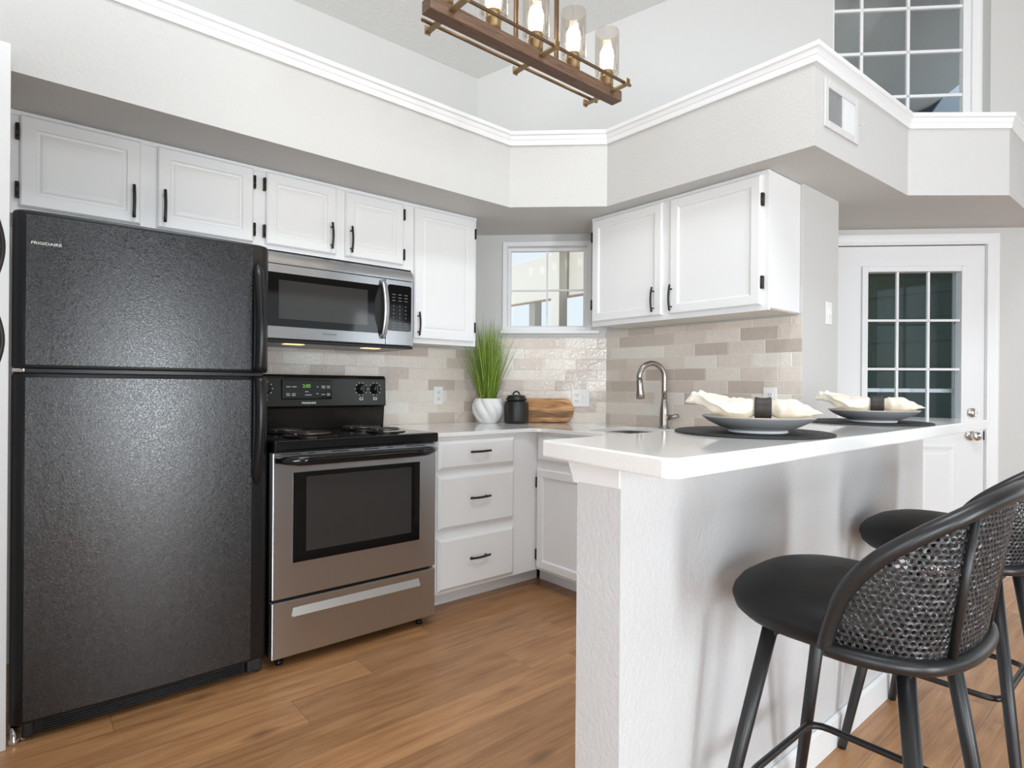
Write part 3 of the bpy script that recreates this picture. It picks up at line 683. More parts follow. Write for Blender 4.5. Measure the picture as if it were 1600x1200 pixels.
hb = Vector((fx, fy, CT1+.062))
b = MB(); b.tube([hb, hb+side*.028], .017, 14); b.tube([hb+side*.020, hb+side*.05+Vector((0, 0, .004)), hb+side*.085+Vector((0, 0, .014))], [.0155, .0145, .010], 12); b.build('lever', M['nickel'], r)

# ------------------------------------------------------------------ refrigerator
fx0, fx1 = -.020, .757
r = thing('refrigerator', (.37, 2.78, 0), 'tall black pebble-textured top-freezer refrigerator at the start of the run', 'refrigerator')
b = MB(); b.box(fx0+.004, fx1-.004, 2.455, 3.11, .035, 1.672, .006); b.build('body', M['black_satin'], r)
def door_profile(n=20):
    # plan outline of a gently bowed door with rounded edges
    w = fx1-fx0; pts = []
    for i in range(n+1):
        t = i/n; e = min(t, 1-t)*w
        y = 2.380-.012*math.sin(PI*t)+.012
        if e < .035: y += .035*(1-math.sqrt(max(0, 1-((.035-e)/.035)**2)))
        pts.append((fx0+w*t, y))
    return pts
def fr_door(z0, z1, nm):
    ts = [0, .004, .012, .024, .04]+[.04+.92*i/14 for i in range(1, 14)]+[.96, .976, .988, .996, 1.0]
    w = fx1-fx0; out = []
    for t in ts:
        e = min(t, 1-t)*w; y = 2.392-.014*math.sin(PI*t)
        if e < .032: y += .030*(1-math.sqrt(max(0, 1-((.032-e)/.032)**2)))
        out.append((fx0+w*t, y))
    full = out+[(fx1, 2.447), (fx0, 2.447)]
    b = MB(); rs = []
    for z, s in ((z0, .006), (z0+.003, .0015), (z0+.008, 0), (z1-.012, 0), (z1-.004, .003), (z1, .010)):
        cx = (fx0+fx1)/2; rs.append([(cx+(x-cx)*(1-s/(w/2)), y+(s if y < 2.44 else 0), z) for x, y in full])
    b.rings(rs, sm=True); d = b.build(nm, M['black_satin'], r, sharp=.6)
    b = MB(); inn = [(x, y) for x, y in out if x > fx0+.030 and x < fx1-.062]
    xs = [fx0+.034+(fx1-.066-fx0-.034)*i/20 for i in range(21)]
    fy = lambda x: 2.392-.014*math.sin(PI*(x-fx0)/w)-.0016
    b.rings([[(x, fy(x)+.006, z0+.010), (x, fy(x), z0+.012), (x, fy(x), z1-.016), (x, fy(x)+.006, z1-.014)] for x in xs], sm=False)
    b.build('textured_panel', M['fridge'], d)
    return d
dF = fr_door(1.190, 1.690, 'freezer_door'); dR = fr_door(.068, 1.177, 'refrigerator_door')
def fr_handle(z0, z1, par, taper):
    b = MB(); rs = []; n = 24
    for i in range(n+1):
        t = i/n; z = z0+(z1-z0)*t
        up = t if taper > 0 else 1-t          # 0 at the split, 1 at the far end
        k = math.sin(min(1, (1-up)*9)*PI/2)     # rounded far end
        proj = .018+.045*math.sin(PI*min(1, .22+up*.80))*1.0
        wd = (.0225-.004*up)*max(.05, k)
        cx = .712-.004*up; dep = proj*max(.25, k)
        rs.append([(cx+wd*math.cos(a), 2.389-dep*.5-dep*.5*math.sin(a)+(.5*dep if math.sin(a) < 0 else 0)*0, z) for a in [2*PI*j/16 for j in range(16)]])
    b.rings(rs, sm=True); return b.build('handle', M['black_satin'], par)
fr_handle(1.196, 1.625, dF, 1); fr_handle(.755, 1.172, dR, -1)
for o in (dF, dR): pass
text('brand_lettering', 'FRIGIDAIRE', .0125, Matrix.Translation((.0250, 2.3866, 1.580)) @ Matrix.Rotation(-.047, 4, 'Z'), M['white_print'], dF, 1.22)
b = MB(); b.box(fx0+.05, fx1-.07, 2.430, 2.452, .012, .058, .006)
for k in range(5): b.box(fx0+.085, fx1-.085, 2.424, 2.432, .016+.008*k, .0205+.008*k, .001)
b.build('kick_grille', M['black_satin'], r)
for (a, c) in ((fx1-.068, fx1-.012), (fx0+.03, fx0+.062)):
    b = MB(); b.box(a, c, 2.42, 2.46, .010, .060, .008); b.build('grille_end', M['black_matte'], r)
for (x, y, k) in ((fx0+.012, 2.43, 1.0), (fx0+.036, 2.44, .75), (fx1-.04, 2.47, 1.0)):
    b = MB(); b.lathe([(.014*k, .0), (.014*k, .012), (.009*k, .02), (.009*k, .055)], (x, y, 0), n=14); b.build('levelling_foot', M['chrome'], r)
b = MB(); b.box(fx0+.002, fx0+.030, 2.40, 2.44, 1.1775, 1.1895, .002); b.lathe([(.005, 1.178), (.005, 1.189)], (fx0+.03, 2.396, 0), n=10); b.build('hinge', M['chrome'], r)

# ------------------------------------------------------------------ range
sx0, sx1 = .771, 1.533
SYF = 2.388
r = thing('range', (1.152, 2.7, 0), 'stainless electric coil range with black cooktop beside the refrigerator', 'stove')
b = MB(); b.box(sx0+.002, sx1-.002, SYF+.045, 2.99, .045, .868); b.build('body', M['black_satin'], r)
for x, y in ((sx0+.05, 2.45), (sx1-.05, 2.45)):
    b = MB(); b.lathe([(.016, 0), (.016, .014), (.009, .018), (.009, .046)], (x, y, 0), n=14); b.build('levelling_foot', M['black_satin'], r)
b = MB(); b.box(sx0, sx1, SYF, SYF+.04, .046, .272, .004); dw = b.build('storage_drawer', M['steel'], r)
b = MB(); b.xprism([(SYF-.0005, .204), (SYF-.017, .207), (SYF-.019, .210), (SYF-.0005, .240)], sx0+.085, sx1-.092); b.build('drawer_pull', M['satin'], dw)
b = MB(); b.box(sx0, sx1, SYF, SYF+.042, .284, .872, .004); od = b.build('oven_door', M['steel'], r)
b = MB(); b.box(sx0+.08, sx1-.090, SYF-.003, SYF+.002, .422, .788, .001); wn_ = b.build('window_frame', M['glass_black'], od)
b = MB(); b.box(sx0+.135, sx1-.135, SYF-.0042, SYF-.002, .462, .768, .0005); b.build('window_glass', M['glass_grey'], wn_)
b = MB(); n = 20; pts = []
for i in range(n+1):
    t = i/n; x = sx0+.010+(sx1-sx0-.020)*t; k = min(1.0, math.sin(PI*t)*2.6)
    pts.append((x, SYF-.012-.050*k**.6, .842+.0*k))
b.tube(pts, [.010+.011*min(1, math.sin(PI*(.02+.96*i/n))*3) for i in range(n+1)], 14, flat=.8, up=(0, 0, 1)); b.build('handle', M['black'], od)
for (a, c) in ((.03, .11), (.14, .17), (.24, .32), (.39, .46), (.50, .53), (.60, .70)):
    b = MB(); b.box(sx0+a, sx0+c, SYF-.0006, SYF+.002, .862, .866); b.build('vent_slot', M['slot'], od)
b = MB(); b.box(sx0-.003, sx1+.003, SYF-.020, 2.93, .876, .922, .010, 3); ck = b.build('cooktop', M['black'], r)
b = MB(); frame_box_c = [(sx0-.002, SYF-.015, .922)]
for (cx, cy, R_) in ((.975, 2.535, .096), (.955, 2.765, .074), (1.335, 2.770, .096), (1.355, 2.560, .074)):
    b = MB(); b.lathe([(R_+.022, .9222), (R_+.020, .9265), (R_+.010, .9265), (R_*.9, .9228), (.015, .9224)], (cx, cy, 0), n=36); dp = b.build('drip_pan', M['drip'], ck)
    b = MB(); turns = 4.6 if R_ > .08 else 3.6; N = int(turns*26)
    b.tube([(cx+(.018+(R_-.018)*i/N)*math.cos(2*PI*turns*i/N), cy+(.018+(R_-.018)*i/N)*math.sin(2*PI*turns*i/N), .9345) for i in range(N+1)], .0044, 8, flat=1.0)
    b.build('heating_coil', M['coil'], dp)
b = MB(); BY = 2.905
b.rings([[(x, BY+.015, .920), (x, BY+.004, 1.030), (x, BY-.012, 1.036), (x, BY-.006, 1.180), (x, BY+.006, 1.195), (x, 2.985, 1.195), (x, 2.985, .920)] for x in (sx0+.002, sx0+.006, sx1-.006, sx1)], sm=False)
bgd = b.build('backguard', M['panel_brown'], r, bevel=.005)
b = MB(); b.box(sx0+.20, sx0+.455, BY-.016, BY-.006, 1.072, 1.170, .004); dsp = b.build('display', M['glass_black'], bgd)
text('display_digits', '2:05', .024, Matrix.Translation((sx0+.302, BY-.0165, 1.126)), M['digits'], dsp)
b = MB()
for (u, z, w) in ((.222, 1.132, .022), (.25, 1.132, .022), (.222, 1.098, .018), (.222, 1.090, .02), (.25, 1.098, .018), (.25, 1.090, .018), (.315, 1.108, .016), (.315, 1.092, .032), (.373, 1.132, .01), (.373, 1.098, .01), (.398, 1.136, .02), (.398, 1.128, .02), (.426, 1.136, .016), (.426, 1.128, .018), (.398, 1.094, .02), (.426, 1.098, .018), (.426, 1.090, .018)):
    b.box(sx0+u, sx0+u+w, BY-.0172, BY-.0155, z, z+.0045)
b.build('printed_marks', M['grey_print2'], dsp)
text('brand_lettering', 'FRIGIDAIRE', .013, Matrix.Translation((sx0+.300, BY-.0125, 1.047)), M['white_print'], bgd, 1.1)
for kx in (sx0+.055, sx0+.125, sx1-.145, sx1-.065):
    b = MB(); b.lathe([(.027, 0), (.027, -.006), (.022, -.008), (.020, -.026), (.017, -.030), (0, -.030)], (kx, BY-.009, 1.125), 'y', 24); b.box(kx-.006, kx+.006, BY-.046, BY-.034, 1.103, 1.147, .003); kn = b.build('knob', M['black_satin'], bgd)
    b = MB()
    for a in range(0, 360, 36): b.box(kx+.034*math.cos(math.radians(a))-.002, kx+.034*math.cos(math.radians(a))+.002, BY-.0105, BY-.0085, 1.125+.034*math.sin(math.radians(a))-.002, 1.125+.034*math.sin(math.radians(a))+.002)
    frame_box(b, kx-.010, kx+.010, 1.066, 1.080, .003, BY-.0128, BY-.010, 0); b.build('dial_marks', M['white_print'], kn)

# ------------------------------------------------------------------ microwave
mx0, mx1, MY = .850, 1.612, 2.742
r = thing('microwave', (1.23, 2.95, 1.345), 'stainless over-the-range microwave mounted under the wall cabinet', 'microwave')
b = MB(); b.box(mx0+.001, mx1-.001, MY+.03, 3.126, 1.352, 1.764); b.build('body', M['black_satin'], r)
b = MB(); b.rings([[(x, MY+.004, 1.700), (x, MY+.003, 1.715), (x, MY+.012, 1.740), (x, MY+.030, 1.758), (x, MY+.060, 1.768), (x, MY+.076, 1.768), (x, MY+.076, 1.700)] for x in (mx0, mx1)], sm=True); b.build('vent_hood', M['steel'], r, sharp=.7)
b = MB(); b.box(mx0, 1.4485, MY, MY+.03, 1.356, 1.696, .003); md = b.build('door', M['steel'], r)
b = MB(); b.box(mx0+.004, 1.415, MY-.002, MY+.002, 1.412, 1.658, .001); w1 = b.build('window_frame', M['glass_black'], md)
b = MB(); b.box(mx0+.055, 1.345, MY-.0032, MY-.001, 1.447, 1.625, .0004); b.build('window_glass', M['glass_grey'], w1)
b = MB(); b.M = Matrix(((1, 0, 0, 0), (0, 0, 1, MY-.003), (0, 1, 0, 0), (0, 0, 0, 1))); b.prism([(1.442, 1.396)]+[(1.436-.054*math.sin(PI*t)**.6, 1.396+.280*t) for t in [i/16 for i in range(17)]]+[(1.442, 1.676)], 0, .004); b.build('handle_recess', M['black_matte'], md)
b = MB(); pts = [(1.430, MY-.004-.040*math.sin(PI*t)**.7, 1.388+.298*t) for t in [i/16 for i in range(17)]]
b.tube(pts, .0155, 12, flat=.45, up=(1, 0, 0)); b.build('handle', M['steel'], md)
b = MB(); b.box(1.4505, mx1, MY, MY+.03, 1.356, 1.696, .003); cp = b.build('control_panel', M['steel'], r)
b = MB(); b.prism([(x, y) for x, y in rrect(1.459, 1.596, 1.430, 1.670, .012, 4)], 0, .003)
bb = MB(frame((0, MY, 0), (1, 0, 0), (0, 0, 1))); bb.M = Matrix(((1, 0, 0, 0), (0, 0, 1, MY-.0025), (0, 1, 0, 0), (0, 0, 0, 1))); bb.prism(rrect(1.459, 1.596, 1.430, 1.670, .012, 4), 0, .003); b.bm.free()
kp = bb.build('keypad', M['glass_black'], cp)
b = MB()
for k in range(3):
    for j in range(3): b.box(1.482+.036*k, 1.502+.036*k, MY-.0034, MY-.002, 1.618-.016*j, 1.6215-.016*j)
for k in range(3):
    for j in range(4): b.box(1.489+.036*k, 1.4935+.036*k, MY-.0034, MY-.002, 1.556-.02*j, 1.563-.02*j)
for k in range(3):
    for j in range(3): b.box(1.480+.036*k, 1.504+.036*k, MY-.0034, MY-.002, 1.468-.014*j, 1.4715-.014*j)
b.build('printed_marks', M['grey_print'], kp)
text('brand_lettering', 'FRIGIDAIRE', .0125, Matrix.Translation((1.115, MY-.0005, 1.383)), M['grey_print'], md, 1.1)
b = MB(); b.box(mx0, mx1, MY+.006, 3.10, 1.338, 1.3525, .003); ub = b.build('underside', M['black_satin'], r)
for x in (1.0, 1.40):
    b = MB(); b.box(x-.045, x+.045, MY+.05, MY+.10, 1.3355, 1.3385); b.build('lamp_lens', M['lamp_lens'], ub)

# ------------------------------------------------------------------ outlets, switch, vent
def outlet_plate(F, cx, cz, yw, w, h, label, combo=False, cat='outlet', name='wall_outlet'):
    P = F @ Vector((cx, yw, cz)); r = thing(name, P, label, cat)
    b = MB(F); b.box(cx-w/2, cx+w/2, yw-.006, yw, cz-h/2, cz+h/2, .003); b.build('plate', M['outlet'], r)
    ox = cx-.023 if combo else cx
    if cat == 'outlet':
        for dz_ in (-.02, .02):
            b = MB(F); b.box(ox-.017, ox+.017, yw-.0075, yw-.004, cz+dz_-.014, cz+dz_+.014, .003); s_ = b.build('socket', M['outlet'], r)
            b = MB(F)
            for q in (-.0065, .0065): b.box(ox+q-.0013, ox+q+.0013, yw-.0082, yw-.007, cz+dz_-.003, cz+dz_+.007)
            b.box(ox-.0022, ox+.0022, yw-.0082, yw-.007, cz+dz_-.010, cz+dz_-.006); b.build('slots', M['slot'], s_)
    if combo or cat == 'switch':
        sx = cx+.023 if combo else cx
        b = MB(F); b.box(sx-.016, sx+.016, yw-.0075, yw-.004, cz-.033, cz+.033, .002); b.box(sx-.005, sx+.005, yw-.016, yw-.006, cz-.006, cz+.014, .002); b.build('switch_toggle', M['outlet'], r)
    return r
outlet_plate(FW, 2.022, 1.083, 3.14-T, .070, .114, 'white duplex outlet on the tile between range and potted grass')
outlet_plate(DW, .694, 1.072, -T, .116, .114, 'white outlet and switch plate on the tile above the cutting board', True)
outlet_plate(SW, -1.437, 1.092, 2.93-T, .070, .114, 'white outlet on the sink wall tile, half hidden by the nearer napkin')
outlet_plate(FW, 3.228, 1.538, 1.283, .072, .118, 'white light switch on the wall end beside the back door', cat='switch', name='light_switch')
# register grille on the soffit face
vx = Vector((SOF[4][0]-SOF[3][0], SOF[4][1]-SOF[3][1], 0)).normalized()
VF = frame((SOF[3][0], SOF[3][1], 0), vx, Vector((-vx.y, vx.x, 0)))
P = VF @ Vector((.24, 0, 2.345))
r = thing('air_vent', P, 'white air register grille on the soffit end near the high window', 'vent')
b = MB(VF); frame_box(b, .075, .40, 2.245, 2.447, .032, -.008, .0, .003); b.box(.236, .246, -.006, 0, 2.27, 2.42); b.build('vent_frame', M['vent'], r)
b = MB(VF); b.box(.105, .37, -.0015, .0, 2.275, 2.417); b.build('backing', M['vent_dark'], r)
b = MB(VF)
for i in range(22):
    x = .112+.0118*i
    if .23 < x < .252: continue
    sgn = -.0036 if x > .24 else .0042
    b.rings([[(x-.0008, -.0065, z), (x+.0008, -.0065, z), (x+.0008+sgn, -.0012, z), (x-.0008+sgn, -.0012, z)] for z in (2.276, 2.416)], sm=False)
b.build('louvre', M['vent'], r)
b = MB(VF); b.tube([(.402, -.008, 2.338), (.412, -.022, 2.336), (.418, -.026, 2.342), (.424, -.028, 2.338)], .002, 6); b.build('damper_lever', M['vent'], r)

# ------------------------------------------------------------------ things on the lower counter
# potted grass
px, py = 2.292, 2.968
r = thing('potted_grass', (px, py, CT1), 'tall green ornamental grass in a white swirled pot by the window', 'plant')
b = MB(); prof0 = [(.052, 0), (.058, .004), (.076, .03), (.092, .065), (.097, .095), (.093, .125), (.085, .150), (.082, .157), (.077, .157), (.080, .148), (.082, .13)]
prof = []
for (a0, h0), (a1, h1) in zip(prof0, prof0[1:]):
    m_ = max(1, int(abs(h1-h0)/.006)); prof += [(a0+(a1-a0)*i/m_, h0+(h1-h0)*i/m_) for i in range(m_)]
prof.append(prof0[-1]); rs = []
for rr_, h in prof:
    ring = []
    for i in range(140):
        a = 2*PI*i/140
        k = 1+.17*(abs(math.sin(a*3.5+h*24))**.7-.75)*min(1, h/.02) if rr_ > .05 and h > .003 else 1
        ring.append((px+rr_*k*math.cos(a), py+rr_*k*math.sin(a), CT1+h))
    rs.append(ring)
b.rings(rs, sm=True); b.build('pot', M['pot'], r, sharp=.9)
b = MB(); b.lathe([(.079, .135), (.04, .141), (0, .142)], (px, py, CT1), caps=False); b.build('soil', M['soil'], r)
rnd = random.Random(11); b = MB()
def blade(base, az, lean, L, w, droop):
    d = Vector((math.cos(az), math.sin(az), 0)); sdir = Vector((-math.sin(az), math.cos(az), 0)); tw = rnd.uniform(-.9, .9)
    sd = (sdir*math.cos(tw)+d*math.sin(tw)); n = 9; L_, R_ = [], []
    for i in range(n+1):
        t = i/n; p = Vector(base)+d*(lean*L*t+droop*L*t**2.6)+Vector((0, 0, L*(t*math.sqrt(max(0.05, 1-lean*lean))-droop*.9*t**3)))
        
        q = p.x+p.y-(5.46-.05)
        if q > 0: p.x -= q/2; p.y -= q/2
        p.y = min(p.y, 3.105)
        ww = w*(1-t)**.6*(.6+.4*min(1, t*4)) if i < n else .0002
        fold = d*(ww*.35)
        L_.append(b.v(p-sd*ww)); R_.append((b.v(p+fold), b.v(p+sd*ww)))
    for i in range(n):
        b.f([L_[i], R_[i][0], R_[i+1][0], L_[i+1]], True); b.f([R_[i][0], R_[i][1], R_[i+1][1], R_[i+1][0]], True)
for i in range(470):
    az = rnd.uniform(0, 2*PI); rad = .062*math.sqrt(rnd.random())
    u = rnd.random(); lean = .03+.33*u**1.15
    if rnd.random() < .14: lean += .16
    L = rnd.uniform(.40, .575)*(1-.28*max(0, lean-.12)/.3)
    az2 = az+rnd.uniform(-.5, .5)
    ox = math.cos(az2)*R2+math.sin(az2)*R2      # toward the wall: keep blades out of it
    if ox > .3: lean *= .35
    blade((px+rad*math.cos(az)*.8, py+rad*math.sin(az)*.8, CT1+.135), az2, lean, L, rnd.uniform(.0014, .0030), rnd.uniform(0, .10))
# two long blades that have bent right over
gb = b.build('grass_blades', M['grass'], r)
b = MB()
b.tube(catmull([(px-.03, py-.02, CT1+.15), (px-.05, py-.03, CT1+.175), (px-.10, py-.02, CT1+.15), (px-.17, py+.0, CT1+.085), (px-.235, py+.01, CT1+.015)], 6), [.0016]*24+[.0008], 6)
b.tube(catmull([(px+.03, py-.03, CT1+.15), (px+.05, py-.05, CT1+.172), (px+.068, py-.068, CT1+.176), (px+.088, py-.088, CT1+.168)], 6), [.0014]*18+[.0006], 6)
b.build('bent_blade', wood('dry tan blade', [(0.42, 0.38, 0.26), (0.45, 0.40, 0.28)], 3, (1, 1, 1), .7), r)
gb['kind'] = 'stuff'
# canister
cx, cy = 2.425, 2.842
r = thing('canister', (cx, cy, CT1), 'dark charcoal lidded canister in front of the cutting board', 'canister')
b = MB(); b.lathe([(.070, 0), (.076, .004), (.078, .02), (.078, .120), (.074, .136), (.062, .142), (.060, .146)], (cx, cy, CT1), n=40); b.build('body', M['canister'], r)
b = MB(); b.lathe([(.058, .145), (.064, .147), (.066, .150), (.066, .158), (.060, .163), (.058, .172), (.050, .178), (.028, .181), (0, .182)], (cx, cy, CT1), n=40); ld = b.build('lid', M['canister'], r)
dv = Vector((R2, -R2, 0)); up = Vector((0, 0, 1)); c0_ = Vector((cx, cy, CT1+.178))
b = MB(); b.tube([c0_+dv*(.021*math.cos(a))+up*(.024*math.sin(a)) for a in [PI*i/12 for i in range(13)]], .0052, 10); b.build('lid_handle', M['canister'], ld)
# cutting board leaning on the tile
lean = math.radians(9)
CB = DW @ Matrix.Translation((.455, -.060, CT1+.0045)) @ Matrix.Rotation(-lean, 4, 'X')
r_ = .06
poly = [(-.19, 0), (.135, 0)]+[(.135+.060*math.sin(a), .078-.078*math.cos(a)) for a in [PI*i/12 for i in range(1, 12)]]+[(.135, .156), (-.19, .156)]
b = MB(CB @ Matrix(((1, 0, 0, 0), (0, 0, 1, 0), (0, 1, 0, 0), (0, 0, 0, 1)))); b.prism(poly, 0, .022)
tag(b.build('cutting_board', M['acacia'], bevel=.004), 'brown acacia wood cutting board leaning against the tile behind the canister', 'cutting board')

# ------------------------------------------------------------------ place settings on the bar
BT = 1.030
def place_setting(cx, cy, axis_deg, lab):
    b = MB(); b.lathe([(.001, .0), (.186, 0), (.190, .001), (.190, .004), (.186, .0055), (.10, .0045), (.0, .0045)], (0, 0, 0), n=64)
    m_ = b.build('placemat', M['placemat']); m_.location = (cx, cy, BT); tag(m_, lab[0], 'placemat', None)
    r = thing('dinner_plate', (cx-.016, cy-.024, BT+.005), lab[1], 'plate')
    q = (cx-.016, cy-.024, BT+.005)
    b = MB(); b.lathe([(.068, 0), (.070, .001), (.068, .007), (.05, .0075)], q, n=56); b.build('foot', M['plate_foot'], r)
    b = MB(); b.lathe([(.055, .006), (.068, .0065), (.092, .014), (.116, .026), (.130, .036), (.1335, .039), (.1325, .0405), (.128, .0395), (.115, .032), (.09, .021), (.06, .0155), (0, .0155)], q, n=64)
    p_ = b.build('dish', M['plate_out'], r)
    b = MB(); b.lathe([(.1325, .0398), (.1328, .0411), (.128, .0402), (.115, .0328), (.09, .0218), (.06, .0163), (0, .0163)], q, n=64, caps=False); b.build('glazed_well', M['plate_in'], p_)
    # napkin pulled through a ring
    A = Matrix.Translation((cx-.016, cy-.022, BT+.005)) @ Matrix.Rotation(math.radians(axis_deg), 4, 'Z')
    b = MB(A); RZ = .060; n = 72; rs = []
    def curve(tb, t):
        for (a, va), (c, vc) in zip(tb, tb[1:]):
            if t <= c:
                k = (t-a)/(c-a); k = k*k*(3-2*k); return [x+(y-x)*k for x, y in zip(va, vc)]
        return tb[-1][1]
    # (x, (top, bottom, half width)): wide fan on the left of the ring, pointed tail on the right
    tb = [(-.150, (.092, .0885, .046)), (-.128, (.098, .078, .064)), (-.095, (.103, .052, .070)), (-.060, (.106, .030, .060)), (-.030, (.096, .027, .042)), (-.004, (.079, .041, .0195)), (.020, (.079, .041, .0195)), (.034, (.079, .041, .0195)), (.056, (.087, .031, .036)), (.082, (.083, .033, .043)), (.110, (.070, .040, .032)), (.132, (.058, .047, .015)), (.146, (.051, .049, .003))]
    for i in range(61):
        x = -.150+.296*i/60; tp, bt, w = curve(tb, x); d = min(1, max(0, abs(x-.015)-.02)/.05); ring = []
        for k in range(n):
            a = 2*PI*k/n; ca, sa = math.cos(a), math.sin(a)
            nf = 7 if x < 0 else 5
            fold = 1-(.24 if x < 0 else .15)*d*(abs(math.sin(nf*a/2+1.1+x*9))**.6-.55)
            y = w*math.copysign(abs(ca)**.85, ca)*fold
            tp = .06+(tp-.06)*.86 if tp > .085 else tp
            z = (tp+bt)/2+(tp-bt)/2*math.copysign(abs(sa)**.9, sa)*(fold if sa > 0 else 1)
            if x < -.05: z += (.012*math.sin(y*70+.8)+.004*math.sin(y*170))*min(1, (-x-.05)/.06)
            xx = x+(.020*math.cos(a*1.0+.5)*min(1, max(0, -x-.07)/.07))
            z = max(z, .0195+.34*max(0, math.hypot(xx, y)-.074))
            ring.append((xx, y, z))
        rs.append(ring)
    b.rings(rs, sm=True)
    nk = b.build('napkin', M['cloth'], sharp=1.0); tag(nk, lab[2], 'napkin')
    b = MB(A); rs = []
    for x, ro in ((-.006, .027), (-.004, .0285), (.008, .0265), (.020, .0265), (.030, .0285), (.033, .0275), (.031, .0245), (.014, .0225), (-.003, .0245)):
        rs.append([(x, ro*1.02*math.cos(2*PI*k/32), .060+ro*.98*math.sin(2*PI*k/32)) for k in range(32)])
    b.rings(rs, sm=True, loop=True); ng = b.build('napkin_ring', M['ring']); tag(ng, lab[3], 'napkin ring')
place_setting(1.432, .752, -63, ('round black woven placemat nearest the free end of the bar', 'grey stoneware plate with cream well on the nearer placemat', 'cream cloth napkin gathered on the nearer grey plate', 'dark napkin ring round the nearer cream napkin'))
place_setting(2.212, .752, -70, ('round black woven placemat at the far end of the bar by the back door', 'grey stoneware plate with cream well on the farther placemat', 'cream cloth napkin gathered on the farther grey plate', 'dark napkin ring round the farther cream napkin'))

